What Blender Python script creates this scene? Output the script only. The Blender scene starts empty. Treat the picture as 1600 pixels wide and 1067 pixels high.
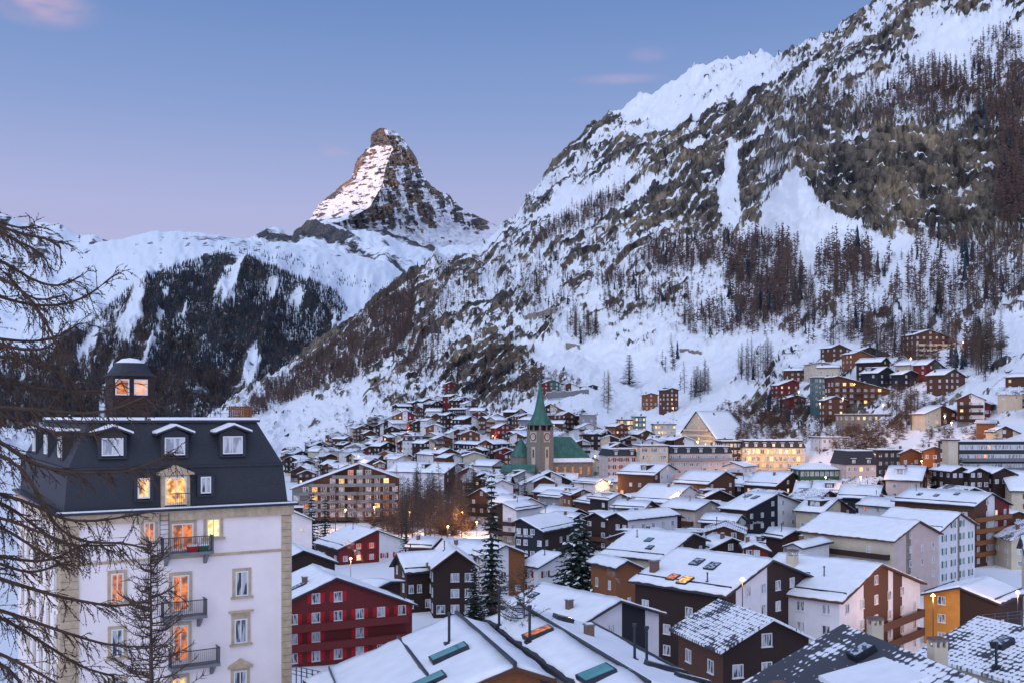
import bpy, bmesh, math, random
import numpy as np
from mathutils import Vector, Matrix
SC = bpy.context.scene
COL = SC.collection
F = 1555.6; CX = 800.0; CY = 650.0          # lens of the photograph in its own pixels (1600 x 1067), horizon row
R = math.radians
random.seed(7)
rs = np.random.RandomState(11)

# ------------------------------------------------------------------ camera
cam = bpy.data.cameras.new('camera'); camo = bpy.data.objects.new('camera', cam); COL.objects.link(camo)
cam.sensor_width = 36.0; cam.lens = 35.0
cam.shift_y = (CY - 533.5) / 1600.0
cam.clip_start = 0.5; cam.clip_end = 60000
camo.location = (0, 0, 0); camo.rotation_euler = (R(90), 0, 0)
SC.camera = camo

# ------------------------------------------------------------------ world, sun, exposure
SUN_EL = 4.6
SUN_AZ = math.atan2(-0.906, -0.423)          # sun stands to the left and a little behind the camera
w = bpy.data.worlds.new('World'); SC.world = w; w.use_nodes = True
nt = w.node_tree; nt.nodes.clear()
def N(t, ty, **kw):
    n = t.nodes.new(ty)
    for k, v in kw.items():
        if k in ('inp',):
            for a, b in v.items(): n.inputs[a].default_value = b
        else: setattr(n, k, v)
    return n
def mix(t, blend='MIX', fac=None):
    n = t.nodes.new('ShaderNodeMix'); n.data_type = 'RGBA'; n.blend_type = blend
    n.inputs[0].default_value = 1.0 if fac is None else fac
    return n
def ramp(t, stops):
    n = t.nodes.new('ShaderNodeValToRGB'); e = n.color_ramp.elements
    e[0].position, e[0].color = stops[0][0], (*stops[0][1], 1)
    e[1].position, e[1].color = stops[-1][0], (*stops[-1][1], 1)
    for p, c in stops[1:-1]:
        x = e.new(p); x.color = (*c, 1)
    return n
L = nt.links
out = N(nt, 'ShaderNodeOutputWorld'); bg = N(nt, 'ShaderNodeBackground'); L.new(bg.outputs[0], out.inputs[0])
sky = N(nt, 'ShaderNodeTexSky', sky_type='NISHITA', sun_disc=False, sun_elevation=R(SUN_EL),
        sun_rotation=math.atan2(-0.906, -0.423))
tc = N(nt, 'ShaderNodeTexCoord'); sep = N(nt, 'ShaderNodeSeparateXYZ'); L.new(tc.outputs['Generated'], sep.inputs[0])
# dawn gradient over elevation: lavender band low, clear blue above
gr = ramp(nt, [(0.0, (.58, .53, .82)), (0.10, (.61, .56, .86)), (0.20, (.50, .54, .88)), (0.29, (.30, .42, .78)), (0.38, (.185, .32, .68)), (0.5, (.15, .26, .58)), (1.0, (.21, .31, .62))])
L.new(sep.outputs[2], gr.inputs[0])
# brighter towards the sunrise side
dot = N(nt, 'ShaderNodeVectorMath', operation='DOT_PRODUCT'); L.new(tc.outputs['Generated'], dot.inputs[0])
dot.inputs[1].default_value = (-0.52, -0.80, 0.28)
mr = N(nt, 'ShaderNodeMapRange', interpolation_type='SMOOTHSTEP'); L.new(dot.outputs['Value'], mr.inputs[0])
mr.inputs[1].default_value = -0.15; mr.inputs[2].default_value = 0.95; mr.inputs[3].default_value = 0; mr.inputs[4].default_value = 1
glow = mix(nt); L.new(mr.outputs[0], glow.inputs[0]); L.new(gr.outputs[0], glow.inputs[6]); glow.inputs[7].default_value = (1.54, 1.70, 2.18, 1)
# a few thin pink clouds
cl = N(nt, 'ShaderNodeTexNoise', inp={'Scale': 9.0, 'Detail': 4.0, 'Roughness': .55})
mp = N(nt, 'ShaderNodeMapping'); L.new(tc.outputs['Generated'], mp.inputs[0]); mp.inputs['Scale'].default_value = (1, 1, 2.6); L.new(mp.outputs[0], cl.inputs[0])
tot = None
for (cu, cv, ru, rv, am) in ((60, 8, 75, 26, .9), (545, 232, 40, 24, .95), (1015, 82, 36, 14, .35), (965, 124, 70, 8, .35)):
    d = Vector(((cu - CX) / F, 1, (CY - cv) / F)).normalized()
    s = N(nt, 'ShaderNodeVectorMath', operation='SUBTRACT'); L.new(tc.outputs['Generated'], s.inputs[0]); s.inputs[1].default_value = d
    m2 = N(nt, 'ShaderNodeVectorMath', operation='MULTIPLY'); L.new(s.outputs[0], m2.inputs[0]); m2.inputs[1].default_value = (F/ru, F/ru, F/rv)
    ln = N(nt, 'ShaderNodeVectorMath', operation='LENGTH'); L.new(m2.outputs[0], ln.inputs[0])
    r2 = N(nt, 'ShaderNodeMapRange', interpolation_type='SMOOTHSTEP'); L.new(ln.outputs['Value'], r2.inputs[0])
    r2.inputs[1].default_value = 1.25; r2.inputs[2].default_value = 0.1; r2.inputs[3].default_value = 0; r2.inputs[4].default_value = am
    if tot is None: tot = r2.outputs[0]
    else:
        a = N(nt, 'ShaderNodeMath', operation='ADD'); L.new(tot, a.inputs[0]); L.new(r2.outputs[0], a.inputs[1]); tot = a.outputs[0]
cr = N(nt, 'ShaderNodeMapRange', interpolation_type='SMOOTHSTEP'); L.new(cl.outputs[0], cr.inputs[0]); cr.inputs[1].default_value = .38; cr.inputs[2].default_value = .68
cm = N(nt, 'ShaderNodeMath', operation='MULTIPLY'); L.new(cr.outputs[0], cm.inputs[0]); L.new(tot, cm.inputs[1])
cmx = mix(nt); L.new(cm.outputs[0], cmx.inputs[0]); L.new(glow.outputs[2], cmx.inputs[6]); cmx.inputs[7].default_value = (.78, .55, .74, 1)
sc1 = mix(nt, 'ADD'); L.new(cmx.outputs[2], sc1.inputs[6])
sm = mix(nt, 'MULTIPLY'); L.new(sky.outputs[0], sm.inputs[6]); sm.inputs[7].default_value = (.02, .02, .02, 1); L.new(sm.outputs[2], sc1.inputs[7])
L.new(sc1.outputs[2], bg.inputs[0]); bg.inputs[1].default_value = 0.75

sun = bpy.data.lights.new('sun', 'SUN'); suno = bpy.data.objects.new('sun', sun); COL.objects.link(suno)
sun.energy = 2.8; sun.color = (1.0, .42, .13); sun.angle = R(.5)
sd = Vector((-0.906, -0.423, math.tan(R(SUN_EL)))).normalized()
suno.rotation_euler = sd.to_track_quat('Z', 'Y').to_euler()
SC.view_settings.view_transform = 'Standard'; SC.view_settings.look = 'None'; SC.view_settings.exposure = 0.1
SC.cycles.max_bounces = 5; SC.cycles.diffuse_bounces = 3; SC.cycles.glossy_bounces = 2

# ------------------------------------------------------------------ helpers
def P(u, v, D):
    return Vector(((u - CX) / F * D, D, (CY - v) / F * D))
def tag(o, label=None, cat=None, group=None, kind=None):
    if label: o['label'] = label
    if cat: o['category'] = cat
    if group: o['group'] = group
    if kind: o['kind'] = kind
    return o
def link(name, data, parent=None, loc=None, rot=None, scale=None):
    o = bpy.data.objects.new(name, data); COL.objects.link(o)
    if parent: o.parent = parent
    if loc is not None: o.location = loc
    if rot is not None: o.rotation_euler = rot
    if scale is not None: o.scale = scale
    return o
def empty(name, loc, rz=0.0):
    return link(name, None, None, loc, (0, 0, rz))
def raw_mesh(name, verts, faces, mats, fmat=None, smooth=False):
    me = bpy.data.meshes.new(name)
    verts = np.asarray(verts, dtype=np.float32).reshape(-1, 3)
    if isinstance(faces, np.ndarray):
        nf, k = faces.shape
        me.vertices.add(len(verts)); me.vertices.foreach_set('co', verts.ravel())
        me.loops.add(nf * k); me.polygons.add(nf)
        me.loops.foreach_set('vertex_index', faces.astype(np.int32).ravel())
        me.polygons.foreach_set('loop_start', np.arange(0, nf * k, k, dtype=np.int32))
        me.polygons.foreach_set('loop_total', np.full(nf, k, dtype=np.int32))
    else:
        me.from_pydata([tuple(v) for v in verts.tolist()], [], faces)
    for m in (mats if isinstance(mats, (list, tuple)) else [mats]): me.materials.append(m)
    if fmat is not None: me.polygons.foreach_set('material_index', np.asarray(fmat, dtype=np.int32))
    if smooth: me.polygons.foreach_set('use_smooth', np.ones(len(me.polygons), dtype=bool))
    me.update(calc_edges=True); me.validate()
    return me

class MB:
    """collects boxes, prisms, tubes and polygons, then links them as ONE mesh object"""
    def __init__(s): s.v = []; s.f = []; s.m = []
    def quad(s, pts, mi=0):
        b = len(s.v); s.v += [tuple(p) for p in pts]; s.f.append(tuple(range(b, b + len(pts)))); s.m.append(mi)
    def box(s, x0, x1, y0, y1, z0, z1, mi=0):
        b = len(s.v)
        s.v += [(x0,y0,z0),(x1,y0,z0),(x1,y1,z0),(x0,y1,z0),(x0,y0,z1),(x1,y0,z1),(x1,y1,z1),(x0,y1,z1)]
        for f in ((0,3,2,1),(4,5,6,7),(0,1,5,4),(1,2,6,5),(2,3,7,6),(3,0,4,7)):
            s.f.append(tuple(b + i for i in f)); s.m.append(mi)
    def prism(s, bot, top, mi=0):
        n = len(bot); b = len(s.v); s.v += [tuple(p) for p in bot] + [tuple(p) for p in top]
        s.f.append(tuple(b + n - 1 - i for i in range(n))); s.m.append(mi)
        s.f.append(tuple(b + n + i for i in range(n))); s.m.append(mi)
        for i in range(n):
            j = (i + 1) % n; s.f.append((b+i, b+j, b+n+j, b+n+i)); s.m.append(mi)
    def tube(s, pts, rad, n=6, mi=0):
        pts = [Vector(p) for p in pts]; b = len(s.v)
        for i, p in enumerate(pts):
            d = (pts[min(i+1, len(pts)-1)] - pts[max(i-1, 0)])
            if d.length < 1e-6: d = Vector((0, 0, 1))
            d.normalize(); a = d.orthogonal().normalized(); c = d.cross(a)
            r = rad[i] if isinstance(rad, (list, tuple)) else rad
            for k in range(n):
                t = 2 * math.pi * k / n; s.v.append(tuple(p + a * (r * math.cos(t)) + c * (r * math.sin(t))))
        for i in range(len(pts) - 1):
            for k in range(n):
                k2 = (k + 1) % n
                s.f.append((b+i*n+k, b+i*n+k2, b+(i+1)*n+k2, b+(i+1)*n+k)); s.m.append(mi)
        s.f.append(tuple(b + n - 1 - k for k in range(n))); s.m.append(mi)
        s.f.append(tuple(b + (len(pts)-1)*n + k for k in range(n))); s.m.append(mi)
    def mesh(s, name, mats, smooth=False):
        return raw_mesh(name, s.v, s.f, mats, s.m, smooth)
    def build(s, name, mats, parent=None, loc=None, rot=None, smooth=False):
        return link(name, s.mesh(name, mats, smooth), parent, loc, rot)

# value noise on a lattice, vectorised
_perm = rs.rand(256, 256).astype(np.float32)
def vn(x, y, s=0):
    x = x + s * 37.13; y = y + s * 17.71
    xi = np.floor(x).astype(np.int64); yi = np.floor(y).astype(np.int64)
    fx = x - xi; fy = y - yi; fx = fx*fx*(3-2*fx); fy = fy*fy*(3-2*fy)
    a = _perm[xi & 255, yi & 255]; b = _perm[(xi+1) & 255, yi & 255]; c = _perm[xi & 255, (yi+1) & 255]; d = _perm[(xi+1) & 255, (yi+1) & 255]
    return (a*(1-fx)+b*fx)*(1-fy)+(c*(1-fx)+d*fx)*fy
def fbm(x, y, oct=5, s=0, gain=.5, ridged=False):
    t = 0; a = 1; n = 0
    for o in range(oct):
        k = vn(x * 2**o, y * 2**o, s + o)
        if ridged: k = 1 - abs(2*k-1)
        t = t + a*k; n += a; a *= gain
    return t / n

# ------------------------------------------------------------------ materials
def newmat(name):
    m = bpy.data.materials.new(name); m.use_nodes = True; t = m.node_tree; t.nodes.clear()
    o = N(t, 'ShaderNodeOutputMaterial'); b = N(t, 'ShaderNodeBsdfPrincipled'); t.links.new(b.outputs[0], o.inputs[0])
    b.inputs['Specular IOR Level'].default_value = .3
    return m, t, b
def mat(name, col, rough=.75, var=.25, scale=1.2, stretch=None, metallic=0, emit=None, es=1.0, bump=0.0, col2=None, spec=None):
    """plain procedural surface: two tones mixed by noise in object space"""
    m, t, b = newmat(name)
    tc = N(t, 'ShaderNodeTexCoord'); mp = N(t, 'ShaderNodeMapping'); t.links.new(tc.outputs['Object'], mp.inputs[0])
    if stretch: mp.inputs['Scale'].default_value = stretch
    n = N(t, 'ShaderNodeTexNoise', inp={'Scale': scale, 'Detail': 5.0, 'Roughness': .65}); t.links.new(mp.outputs[0], n.inputs[0])
    mr = N(t, 'ShaderNodeMapRange'); t.links.new(n.outputs[0], mr.inputs[0]); mr.inputs[1].default_value = .3; mr.inputs[2].default_value = .7
    x = mix(t); t.links.new(mr.outputs[0], x.inputs[0])
    c2 = col2 if col2 else tuple(c * (1 - var) for c in col)
    x.inputs[6].default_value = (*c2, 1); x.inputs[7].default_value = (*[min(1, c * (1 + var * .5)) for c in col], 1)
    t.links.new(x.outputs[2], b.inputs['Base Color']); b.inputs['Roughness'].default_value = rough; b.inputs['Metallic'].default_value = metallic
    if spec is not None: b.inputs['Specular IOR Level'].default_value = spec
    if emit: b.inputs['Emission Color'].default_value = (*emit, 1); b.inputs['Emission Strength'].default_value = es
    if bump:
        bp = N(t, 'ShaderNodeBump', inp={'Strength': bump, 'Distance': .05}); t.links.new(n.outputs[0], bp.inputs['Height']); t.links.new(bp.outputs[0], b.inputs['Normal'])
    return m

def terrain_mat(name, rock_a, rock_b, rock_c, nscale=.03, bed=False, snow=(.84, .87, .93), soft=.10, grass=None, stretch=(1, 1, 1.9), amp=1.6):
    m, t, b = newmat(name)
    L = t.links
    at = N(t, 'ShaderNodeAttribute', attribute_name='rock'); tc = N(t, 'ShaderNodeTexCoord')
    mp = N(t, 'ShaderNodeMapping'); L.new(tc.outputs['Object'], mp.inputs[0]); mp.inputs['Scale'].default_value = stretch
    n = N(t, 'ShaderNodeTexNoise', inp={'Scale': nscale, 'Detail': 9.0, 'Roughness': .72}); L.new(mp.outputs[0], n.inputs[0])
    src = n.outputs[0]
    if bed:
        ab = N(t, 'ShaderNodeAttribute', attribute_name='bed'); nb_ = N(t, 'ShaderNodeTexNoise', inp={'Scale': 1.0, 'Detail': 9.0, 'Roughness': .78}); L.new(ab.outputs['Vector'], nb_.inputs[0])
        av = N(t, 'ShaderNodeMath', operation='MULTIPLY_ADD'); L.new(nb_.outputs[0], av.inputs[0]); av.inputs[1].default_value = .62
        sc_ = N(t, 'ShaderNodeMath', operation='MULTIPLY'); L.new(n.outputs[0], sc_.inputs[0]); sc_.inputs[1].default_value = .38; L.new(sc_.outputs[0], av.inputs[2]); src = av.outputs[0]
    s = N(t, 'ShaderNodeMath', operation='MULTIPLY_ADD'); L.new(src, s.inputs[0]); s.inputs[1].default_value = amp; L.new(at.outputs['Fac'], s.inputs[2])
    mr = N(t, 'ShaderNodeMapRange', interpolation_type='SMOOTHSTEP'); L.new(s.outputs[0], mr.inputs[0])
    c = .5 + amp*.5; mr.inputs[1].default_value = c - soft; mr.inputs[2].default_value = c + soft
    n2 = N(t, 'ShaderNodeTexNoise', inp={'Scale': nscale * .35, 'Detail': 6.0, 'Roughness': .6}); L.new(tc.outputs['Object'], n2.inputs[0])
    n3 = N(t, 'ShaderNodeTexNoise', inp={'Scale': nscale * 5, 'Detail': 5.0, 'Roughness': .7}); L.new(mp.outputs[0], n3.inputs[0])
    if bed:
        mp3 = N(t, 'ShaderNodeMapping'); mp3.inputs['Scale'].default_value = (1, .6, .33); L.new(tc.outputs['Object'], mp3.inputs[0]); L.new(mp3.outputs[0], n3.inputs[0]); n3.inputs['Scale'].default_value = .11; n3.inputs['Detail'].default_value = 8; n3.inputs['Roughness'].default_value = .74
    rk = ramp(t, [(.36, rock_a), (.5, rock_b), (.64, rock_c)]); L.new(n2.outputs[0], rk.inputs[0])
    dk = mix(t, 'MULTIPLY'); L.new(rk.outputs[0], dk.inputs[6])
    r3 = ramp(t, [(.40, (.22, .22, .26)), (.50, (.8, .8, .8)), (.62, (1.6, 1.5, 1.35))]); L.new(n3.outputs[0], r3.inputs[0]); L.new(r3.outputs[0], dk.inputs[7])
    sn = mix(t); sn.inputs[6].default_value = (*snow, 1); sn.inputs[7].default_value = (*[c*.9 for c in snow], 1); L.new(n3.outputs[0], sn.inputs[0])
    x = mix(t); L.new(mr.outputs[0], x.inputs[0]); L.new(sn.outputs[2], x.inputs[6]); L.new(dk.outputs[2], x.inputs[7])
    bp = N(t, 'ShaderNodeBump', inp={'Strength': .55, 'Distance': .25/nscale*.12}); L.new(n3.outputs[0], bp.inputs['Height']); bm_ = N(t, 'ShaderNodeMath', operation='MULTIPLY'); L.new(mr.outputs[0], bm_.inputs[0]); bm_.inputs[1].default_value = .7; L.new(bm_.outputs[0], bp.inputs['Strength']); L.new(bp.outputs[0], b.inputs['Normal'])
    L.new(x.outputs[2], b.inputs['Base Color']); b.inputs['Roughness'].default_value = .85
    b.inputs['Specular IOR Level'].default_value = .15
    return m

M = {}
M['slope'] = terrain_mat('slope_rock_and_snow', (.048, .048, .052), (.125, .112, .095), (.225, .178, .128), .05, bed=True, soft=.09, amp=2.7)
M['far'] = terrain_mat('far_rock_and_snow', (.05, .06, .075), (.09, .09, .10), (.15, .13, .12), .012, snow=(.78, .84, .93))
M['peak'] = terrain_mat('peak_rock_and_snow', (.095, .10, .115), (.155, .15, .15), (.28, .20, .15), .012, snow=(.80, .84, .92), soft=.07, amp=1.5)
M['snow'] = mat('snow', (.86, .885, .94), .7, .08, .8, bump=.4)

# ------------------------------------------------------------------ terrain
def interp_cols(tab, us):
    """tab: {u: [(D,v)...]} -> arrays D[col,k], v[col,k] interpolated over u"""
    ku = sorted(tab); n = len(tab[ku[0]])
    Dk = np.array([[p[0] for p in tab[u]] for u in ku], float); vk = np.array([[p[1] for p in tab[u]] for u in ku], float)
    D = np.stack([np.interp(us, ku, Dk[:, i]) for i in range(n)], 1); v = np.stack([np.interp(us, ku, vk[:, i]) for i in range(n)], 1)
    return D, v
def grid_mesh(name, X, Y, Z, rock, m, back=None):
    nc, nr = X.shape
    vs = np.stack([X, Y, Z], 2).reshape(-1, 3)
    i = np.arange(nc - 1)[:, None]; j = np.arange(nr - 1)[None, :]
    a = i*nr + j; f = np.stack([a, a + nr, a + nr + 1, a + 1], 2).reshape(-1, 4)
    me = raw_mesh(name, vs, f, m, smooth=True)
    at = me.attributes.new('rock', 'FLOAT', 'POINT'); at.data.foreach_set('value', rock.astype(np.float32).ravel())
    o = link(name, me); o['kind'] = 'structure'
    return o
def bilin(tab_u, tab_v, T, u, v):
    u = np.clip(u, tab_u[0], tab_u[-1] - 1e-6); v = np.clip(v, tab_v[0], tab_v[-1] - 1e-6)
    iu = np.searchsorted(tab_u, u, side='right') - 1; iv = np.searchsorted(tab_v, v, side='right') - 1
    fu = (u - tab_u[iu]) / (tab_u[iu+1] - tab_u[iu]); fv = (v - tab_v[iv]) / (tab_v[iv+1] - tab_v[iv])
    return (T[iv, iu]*(1-fu)+T[iv, iu+1]*fu)*(1-fv)+(T[iv+1, iu]*(1-fu)+T[iv+1, iu+1]*fu)*fv

# layer A: near ground, valley floor with the village, and the mountain rising on the right
def gz(z, D): return CY - z * F / D
NEAR = lambda: [(12, gz(-20, 12)), (60, gz(-26, 60)), (140, gz(-35, 140)), (250, gz(-36, 250))]
TA = {
 -500: [(500,758),(700,738),(900,718),(1100,702),(1200,692),(1300,684)],
 300:  [(500,758),(700,738),(900,706),(1100,684),(1300,668),(1500,655)],
 380:  [(500,757),(750,718),(950,684),(1200,652),(1500,628),(1800,612)],
 450:  [(500,757),(850,708),(1050,664),(1300,628),(1700,596),(2100,572)],
 560:  [(500,757),(880,664),(1050,622),(1300,580),(1700,535),(2100,497)],
 600:  [(490,757),(870,650),(1040,604),(1250,556),(1600,500),(1950,456)],
 640:  [(480,758),(850,640),(1020,590),(1200,540),(1500,475),(1850,425)],
 680:  [(460,760),(840,630),(1000,578),(1150,510),(1450,448),(1900,402)],
 720:  [(450,763),(820,624),(960,568),(1120,497),(1500,440),(2300,398)],
 750:  [(440,765),(800,622),(940,560),(1100,490),(1500,430),(2500,386)],
 800:  [(440,765),(780,618),(920,550),(1100,480),(1700,400),(2500,346)],
 840:  [(438,765),(750,615),(900,555),(1080,470),(1600,385),(2400,300)],
 870:  [(434,765),(740,613),(890,556),(1060,466),(1550,375),(2300,262)],
 900:  [(430,765),(720,612),(880,560),(1050,460),(1500,360),(2200,222)],
 930:  [(430,764),(700,618),(860,564),(1040,455),(1470,352),(2150,192)],
 1000: [(430,762),(640,655),(820,570),(1000,440),(1350,330),(2100,148)],
 1100: [(430,755),(580,665),(760,560),(950,430),(1200,330),(2000,103)],
 1190: [(420,750),(510,672),(690,552),(885,422),(1060,320),(1900,84)],
 1240: [(410,750),(490,672),(670,540),(850,395),(960,235),(1800,74)],
 1300: [(380,752),(460,672),(640,520),(830,362),(900,222),(1700,52)],
 1400: [(340,760),(430,665),(630,500),(800,350),(860,212),(1500,-2)],
 1500: [(320,765),(415,650),(620,480),(800,348),(860,208),(1500,-62)],
 1600: [(300,770),(405,625),(600,460),(780,342),(840,204),(1450,-112)],
 1950: [(280,780),(380,600),(580,430),(760,300),(810,180),(1450,-270)]}
SIL = [(804,343.6),(828,302),(860,259),(876,240),(909,218),(917,197),(936,181),(971,159),(1003,144),(1041,127),(1086,108),(1124,97.6),(1150,96),(1178,89),(1197,84),(1218,92),(1248,80),(1272,65),(1303,54),(1317,41),(1339,25),(1358,14),(1377,0),(1400,-10)]
def cols_at(u):
    k = sorted(TA); a = [[TA[x][i] for x in k] for i in range(6)]
    return [(float(np.interp(u, k, [p[0] for p in c])), float(np.interp(u, k, [p[1] for p in c]))) for c in a]
_new = {u: cols_at(u) for u, v in SIL}
for u, v in SIL: _new[u][-1] = (_new[u][-1][0], v)
for u in [x for x in TA if 802 < x < 1402]: del TA[u]
TA.update(_new)
for u in TA:
    TA[u] = NEAR() + TA[u]
    D9, v9 = TA[u][-1]; TA[u] += [(D9*1.06, v9 + 25), (D9*1.3, v9 + 160)]
RKU = np.array([300,400,500,600,700,800,900,1000,1100,1200,1300,1400,1500,1600,1960], float)
RKV = np.array([-300,0,50,100,150,200,250,300,350,400,450,500,550,600,650,700,760,2000], float)
RK = np.array([
 [0,0,0,0,0,0,0,0,0,0,5,4,4,4,4],
 [0,0,0,0,0,0,0,0,0,4,6,6,6,5,4],
 [0,0,0,0,0,0,0,0,1,4,5,4,4,3,4],
 [0,0,0,0,0,0,0,1,1,4,5,4,3,4,4],
 [0,0,0,0,0,0,5,2,3,5,5,5,5,5,6],
 [0,0,0,0,0,5,6,5,6,7,8,7,7,7,8],
 [0,0,0,0,5,7,6,5,7,7,9,9,9,9,9],
 [0,0,0,0,5,6,4,6,8,6,9,9,9,9,9],
 [0,0,0,0,4,3,4,5,7,3,6,8,8,8,9],
 [0,0,5,6,4,4,4,4,4,3,2,3,3,4,5],
 [0,5,6,6,5,4,4,4,3,3,2,3,3,4,4],
 [5,6,7,6,5,5,3,3,2,2,3,3,4,3,3],
 [6,6,7,6,6,6,2,1,1,2,2,3,2,3,3],
 [5,6,5,5,6,6,2,1,2,4,3,3,2,2,3],
 [3,2,2,4,4,3,1,1,2,5,5,4,3,2,2],
 [2,1,1,1,1,1,1,1,1,2,2,2,1,1,1],
 [1]*15, [1]*15], float) / 9.0; RK = RK**.85
NCA = 1130
us = np.linspace(-460, 1900, NCA)
DA, VA = interp_cols(TA, us)
# rows: parameter along the knots, denser where there is more screen height
segn = [6, 8, 10, 14, 30, 62, 66, 76, 84, 84, 5, 3]
tt = [0.0]
for k in range(DA.shape[1] - 1):
    tt += list(k + (np.arange(segn[k]) + 1) / segn[k])
tt = np.array(tt); NRA = len(tt)
kk = np.minimum(tt.astype(int), DA.shape[1] - 2); fr = tt - kk
Dg = DA[:, kk]*(1-fr) + DA[:, kk+1]*fr; Vg = VA[:, kk]*(1-fr) + VA[:, kk+1]*fr
# knots are v at D: straight in z between knots
Zk = (CY - VA) * DA / F
Zg = Zk[:, kk]*(1-fr) + Zk[:, kk+1]*fr
Vg = CY - Zg * F / Dg
U2 = np.repeat(us[:, None], NRA, 1)
def smooth_rows(A, n):
    for _ in range(n):
        B = A.copy(); B[1:-1] = (A[:-2] + 2*A[1:-1] + A[2:]) / 4; A = B
    return A
Zg = smooth_rows(Zg, 3); Vg = CY - Zg * F / Dg
rockiness = bilin(RKU, RKV, RK, U2, Vg)
slope_amt = np.clip((Dg - 330 - np.clip((1300-U2), 0, 1000)*.22) / 320.0, 0, 1)     # 0 in the village
gully = np.clip((Dg-500)/600., 0, 1)
# strata running down to the left like the beds in the cliff, and broken blocks
al = (U2*.80 - Vg*.60); ac = (U2*.60 + Vg*.80)
w1 = fbm(U2/90., Vg/90., 3, 40)
strata = fbm(al/80. + w1*1.2, ac/11. + w1*5, 5, 3, .66)
strata_h = fbm(U2/70., Vg/14. + w1*3, 5, 9, .6)
mixr = np.clip((U2 - 1180) / 120., 0, 1) * np.clip((Vg-150)/50., 0, 1) * np.clip((390-Vg)/40., 0, 1)
st = strata*(1-mixr) + strata_h*mixr
blocks = fbm(U2/22., Vg/17., 5, 21, .6)
vert = fbm(U2/9., Vg/50., 4, 31, .55)*mixr + fbm(U2/24., Vg/20., 5, 33, .62)*(1-mixr)
fine = fbm(U2/7. + Vg/30., Vg/4.2, 5, 35, .68)
rk_field = (.42*st + .16*blocks + .16*vert + .26*fine)
def inpoly(U, V, poly, soft=5):
    c = np.zeros(U.shape, bool); n = len(poly)
    for i in range(n):
        (x1, y1), (x2, y2) = poly[i], poly[i-1]
        with np.errstate(divide='ignore', invalid='ignore'): c ^= ((y1 > V) != (y2 > V)) & (U < (x2-x1)*(V-y1)/((y2-y1) or 1e-9)+x1)
    m = c.astype(float)
    for _ in range(soft):
        b = m.copy(); b[1:-1] = (m[:-2]+2*m[1:-1]+m[2:])/4; m = b.copy(); m[:, 1:-1] = (b[:, :-2]+2*b[:, 1:-1]+b[:, 2:])/4
    return m
wob = (fbm(U2/30., Vg/30., 4, 44)-.5)*26; Uw, Vw = U2+wob, Vg+(fbm(U2/26., Vg/26., 4, 45)-.5)*22
CLIFF = inpoly(Uw, Vw, [(1222,200),(1300,206),(1400,212),(1500,206),(1620,200),(1960,190),(1960,330),(1600,338),(1520,348),(1440,362),(1380,346),(1300,336),(1268,300),(1240,262)])
def paint(poly, val, w=1.0, soft=5):
    global rockiness
    m = inpoly(Uw, Vw, poly, soft)*w; rockiness = rockiness*(1-m) + val*m
paint([(960,150),(1190,70),(1215,95),(1130,150),(1060,210),(985,215),(940,200)], .16)                       # smooth snow shoulder
paint([(905,222),(935,178),(1000,182),(1010,196),(940,212)], .72)
paint([(850,262),(905,232),(1000,228),(985,246),(900,262),(858,280)], .80)
paint([(820,300),(860,272),(930,270),(880,300),(830,330)], .62)
paint([(880,292),(960,268),(1010,262),(960,300),(880,340),(830,360)], .18)
paint([(1075,215),(1190,150),(1230,190),(1240,260),(1235,330),(1180,350),(1090,345),(1010,330),(1040,270)], .80)
paint([(1136,232),(1152,232),(1158,352),(1118,352)], .10, 1, 2); paint([(1228,268),(1256,270),(1272,330),(1200,352),(1180,340)], .12, 1, 2)
paint([(1150,362),(1270,318),(1350,356),(1450,372),(1510,400),(1450,450),(1300,420),(1180,430)], .16)
paint([(1290,70),(1400,-40),(1440,20),(1380,90),(1300,130),(1210,160),(1200,120)], .62)
paint([(1430,24),(1500,16),(1580,22),(1560,70),(1500,120),(1440,70)], .14); paint([(1400,-30),(1600,-60),(1600,18),(1480,14),(1410,10)], .8)
paint([(780,540),(870,535),(960,545),(980,600),(930,612),(870,585)], .06); paint([(1000,540),(1140,545),(1130,640),(1000,640)], .10)
paint([(700,560),(840,548),(850,618),(740,622),(690,606)], .74)
rockiness = np.maximum(rockiness, CLIFF*.98)
base_r = .5 + (rk_field - .5)*2.5 + (rockiness - .5) * .84
cliffy = np.clip((base_r - .46) * 9, 0, 1)
disp = (fbm(U2/160., Vg/110., 4, 50) - .5) * 34 * gully * slope_amt + (cliffy * 4.0 + (.5*st + .25*blocks + .25*fbm(U2/26., Vg/26., 4, 39) - .5) * 26) * slope_amt * np.clip(Dg/1000., .35, 2.2)
disp += (fbm(U2/6., Vg/4., 3, 77) - .5) * 10 * slope_amt * np.clip(Dg/1000., .3, 2.0) * (.12 + rockiness)
_tf = np.clip((11.0 - tt)/.10, .16, 1)[None, :] if DA.shape[1] == 12 else 1
disp = disp * _tf
_b = (Vg/13. + w1*3 + vert*.8)*mixr + (ac/12. + w1*4)*(1-mixr)
disp = disp + ((_b % 1) - .5) * 7 * np.clip((base_r-.45)*4, 0, 1) * slope_amt
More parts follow.
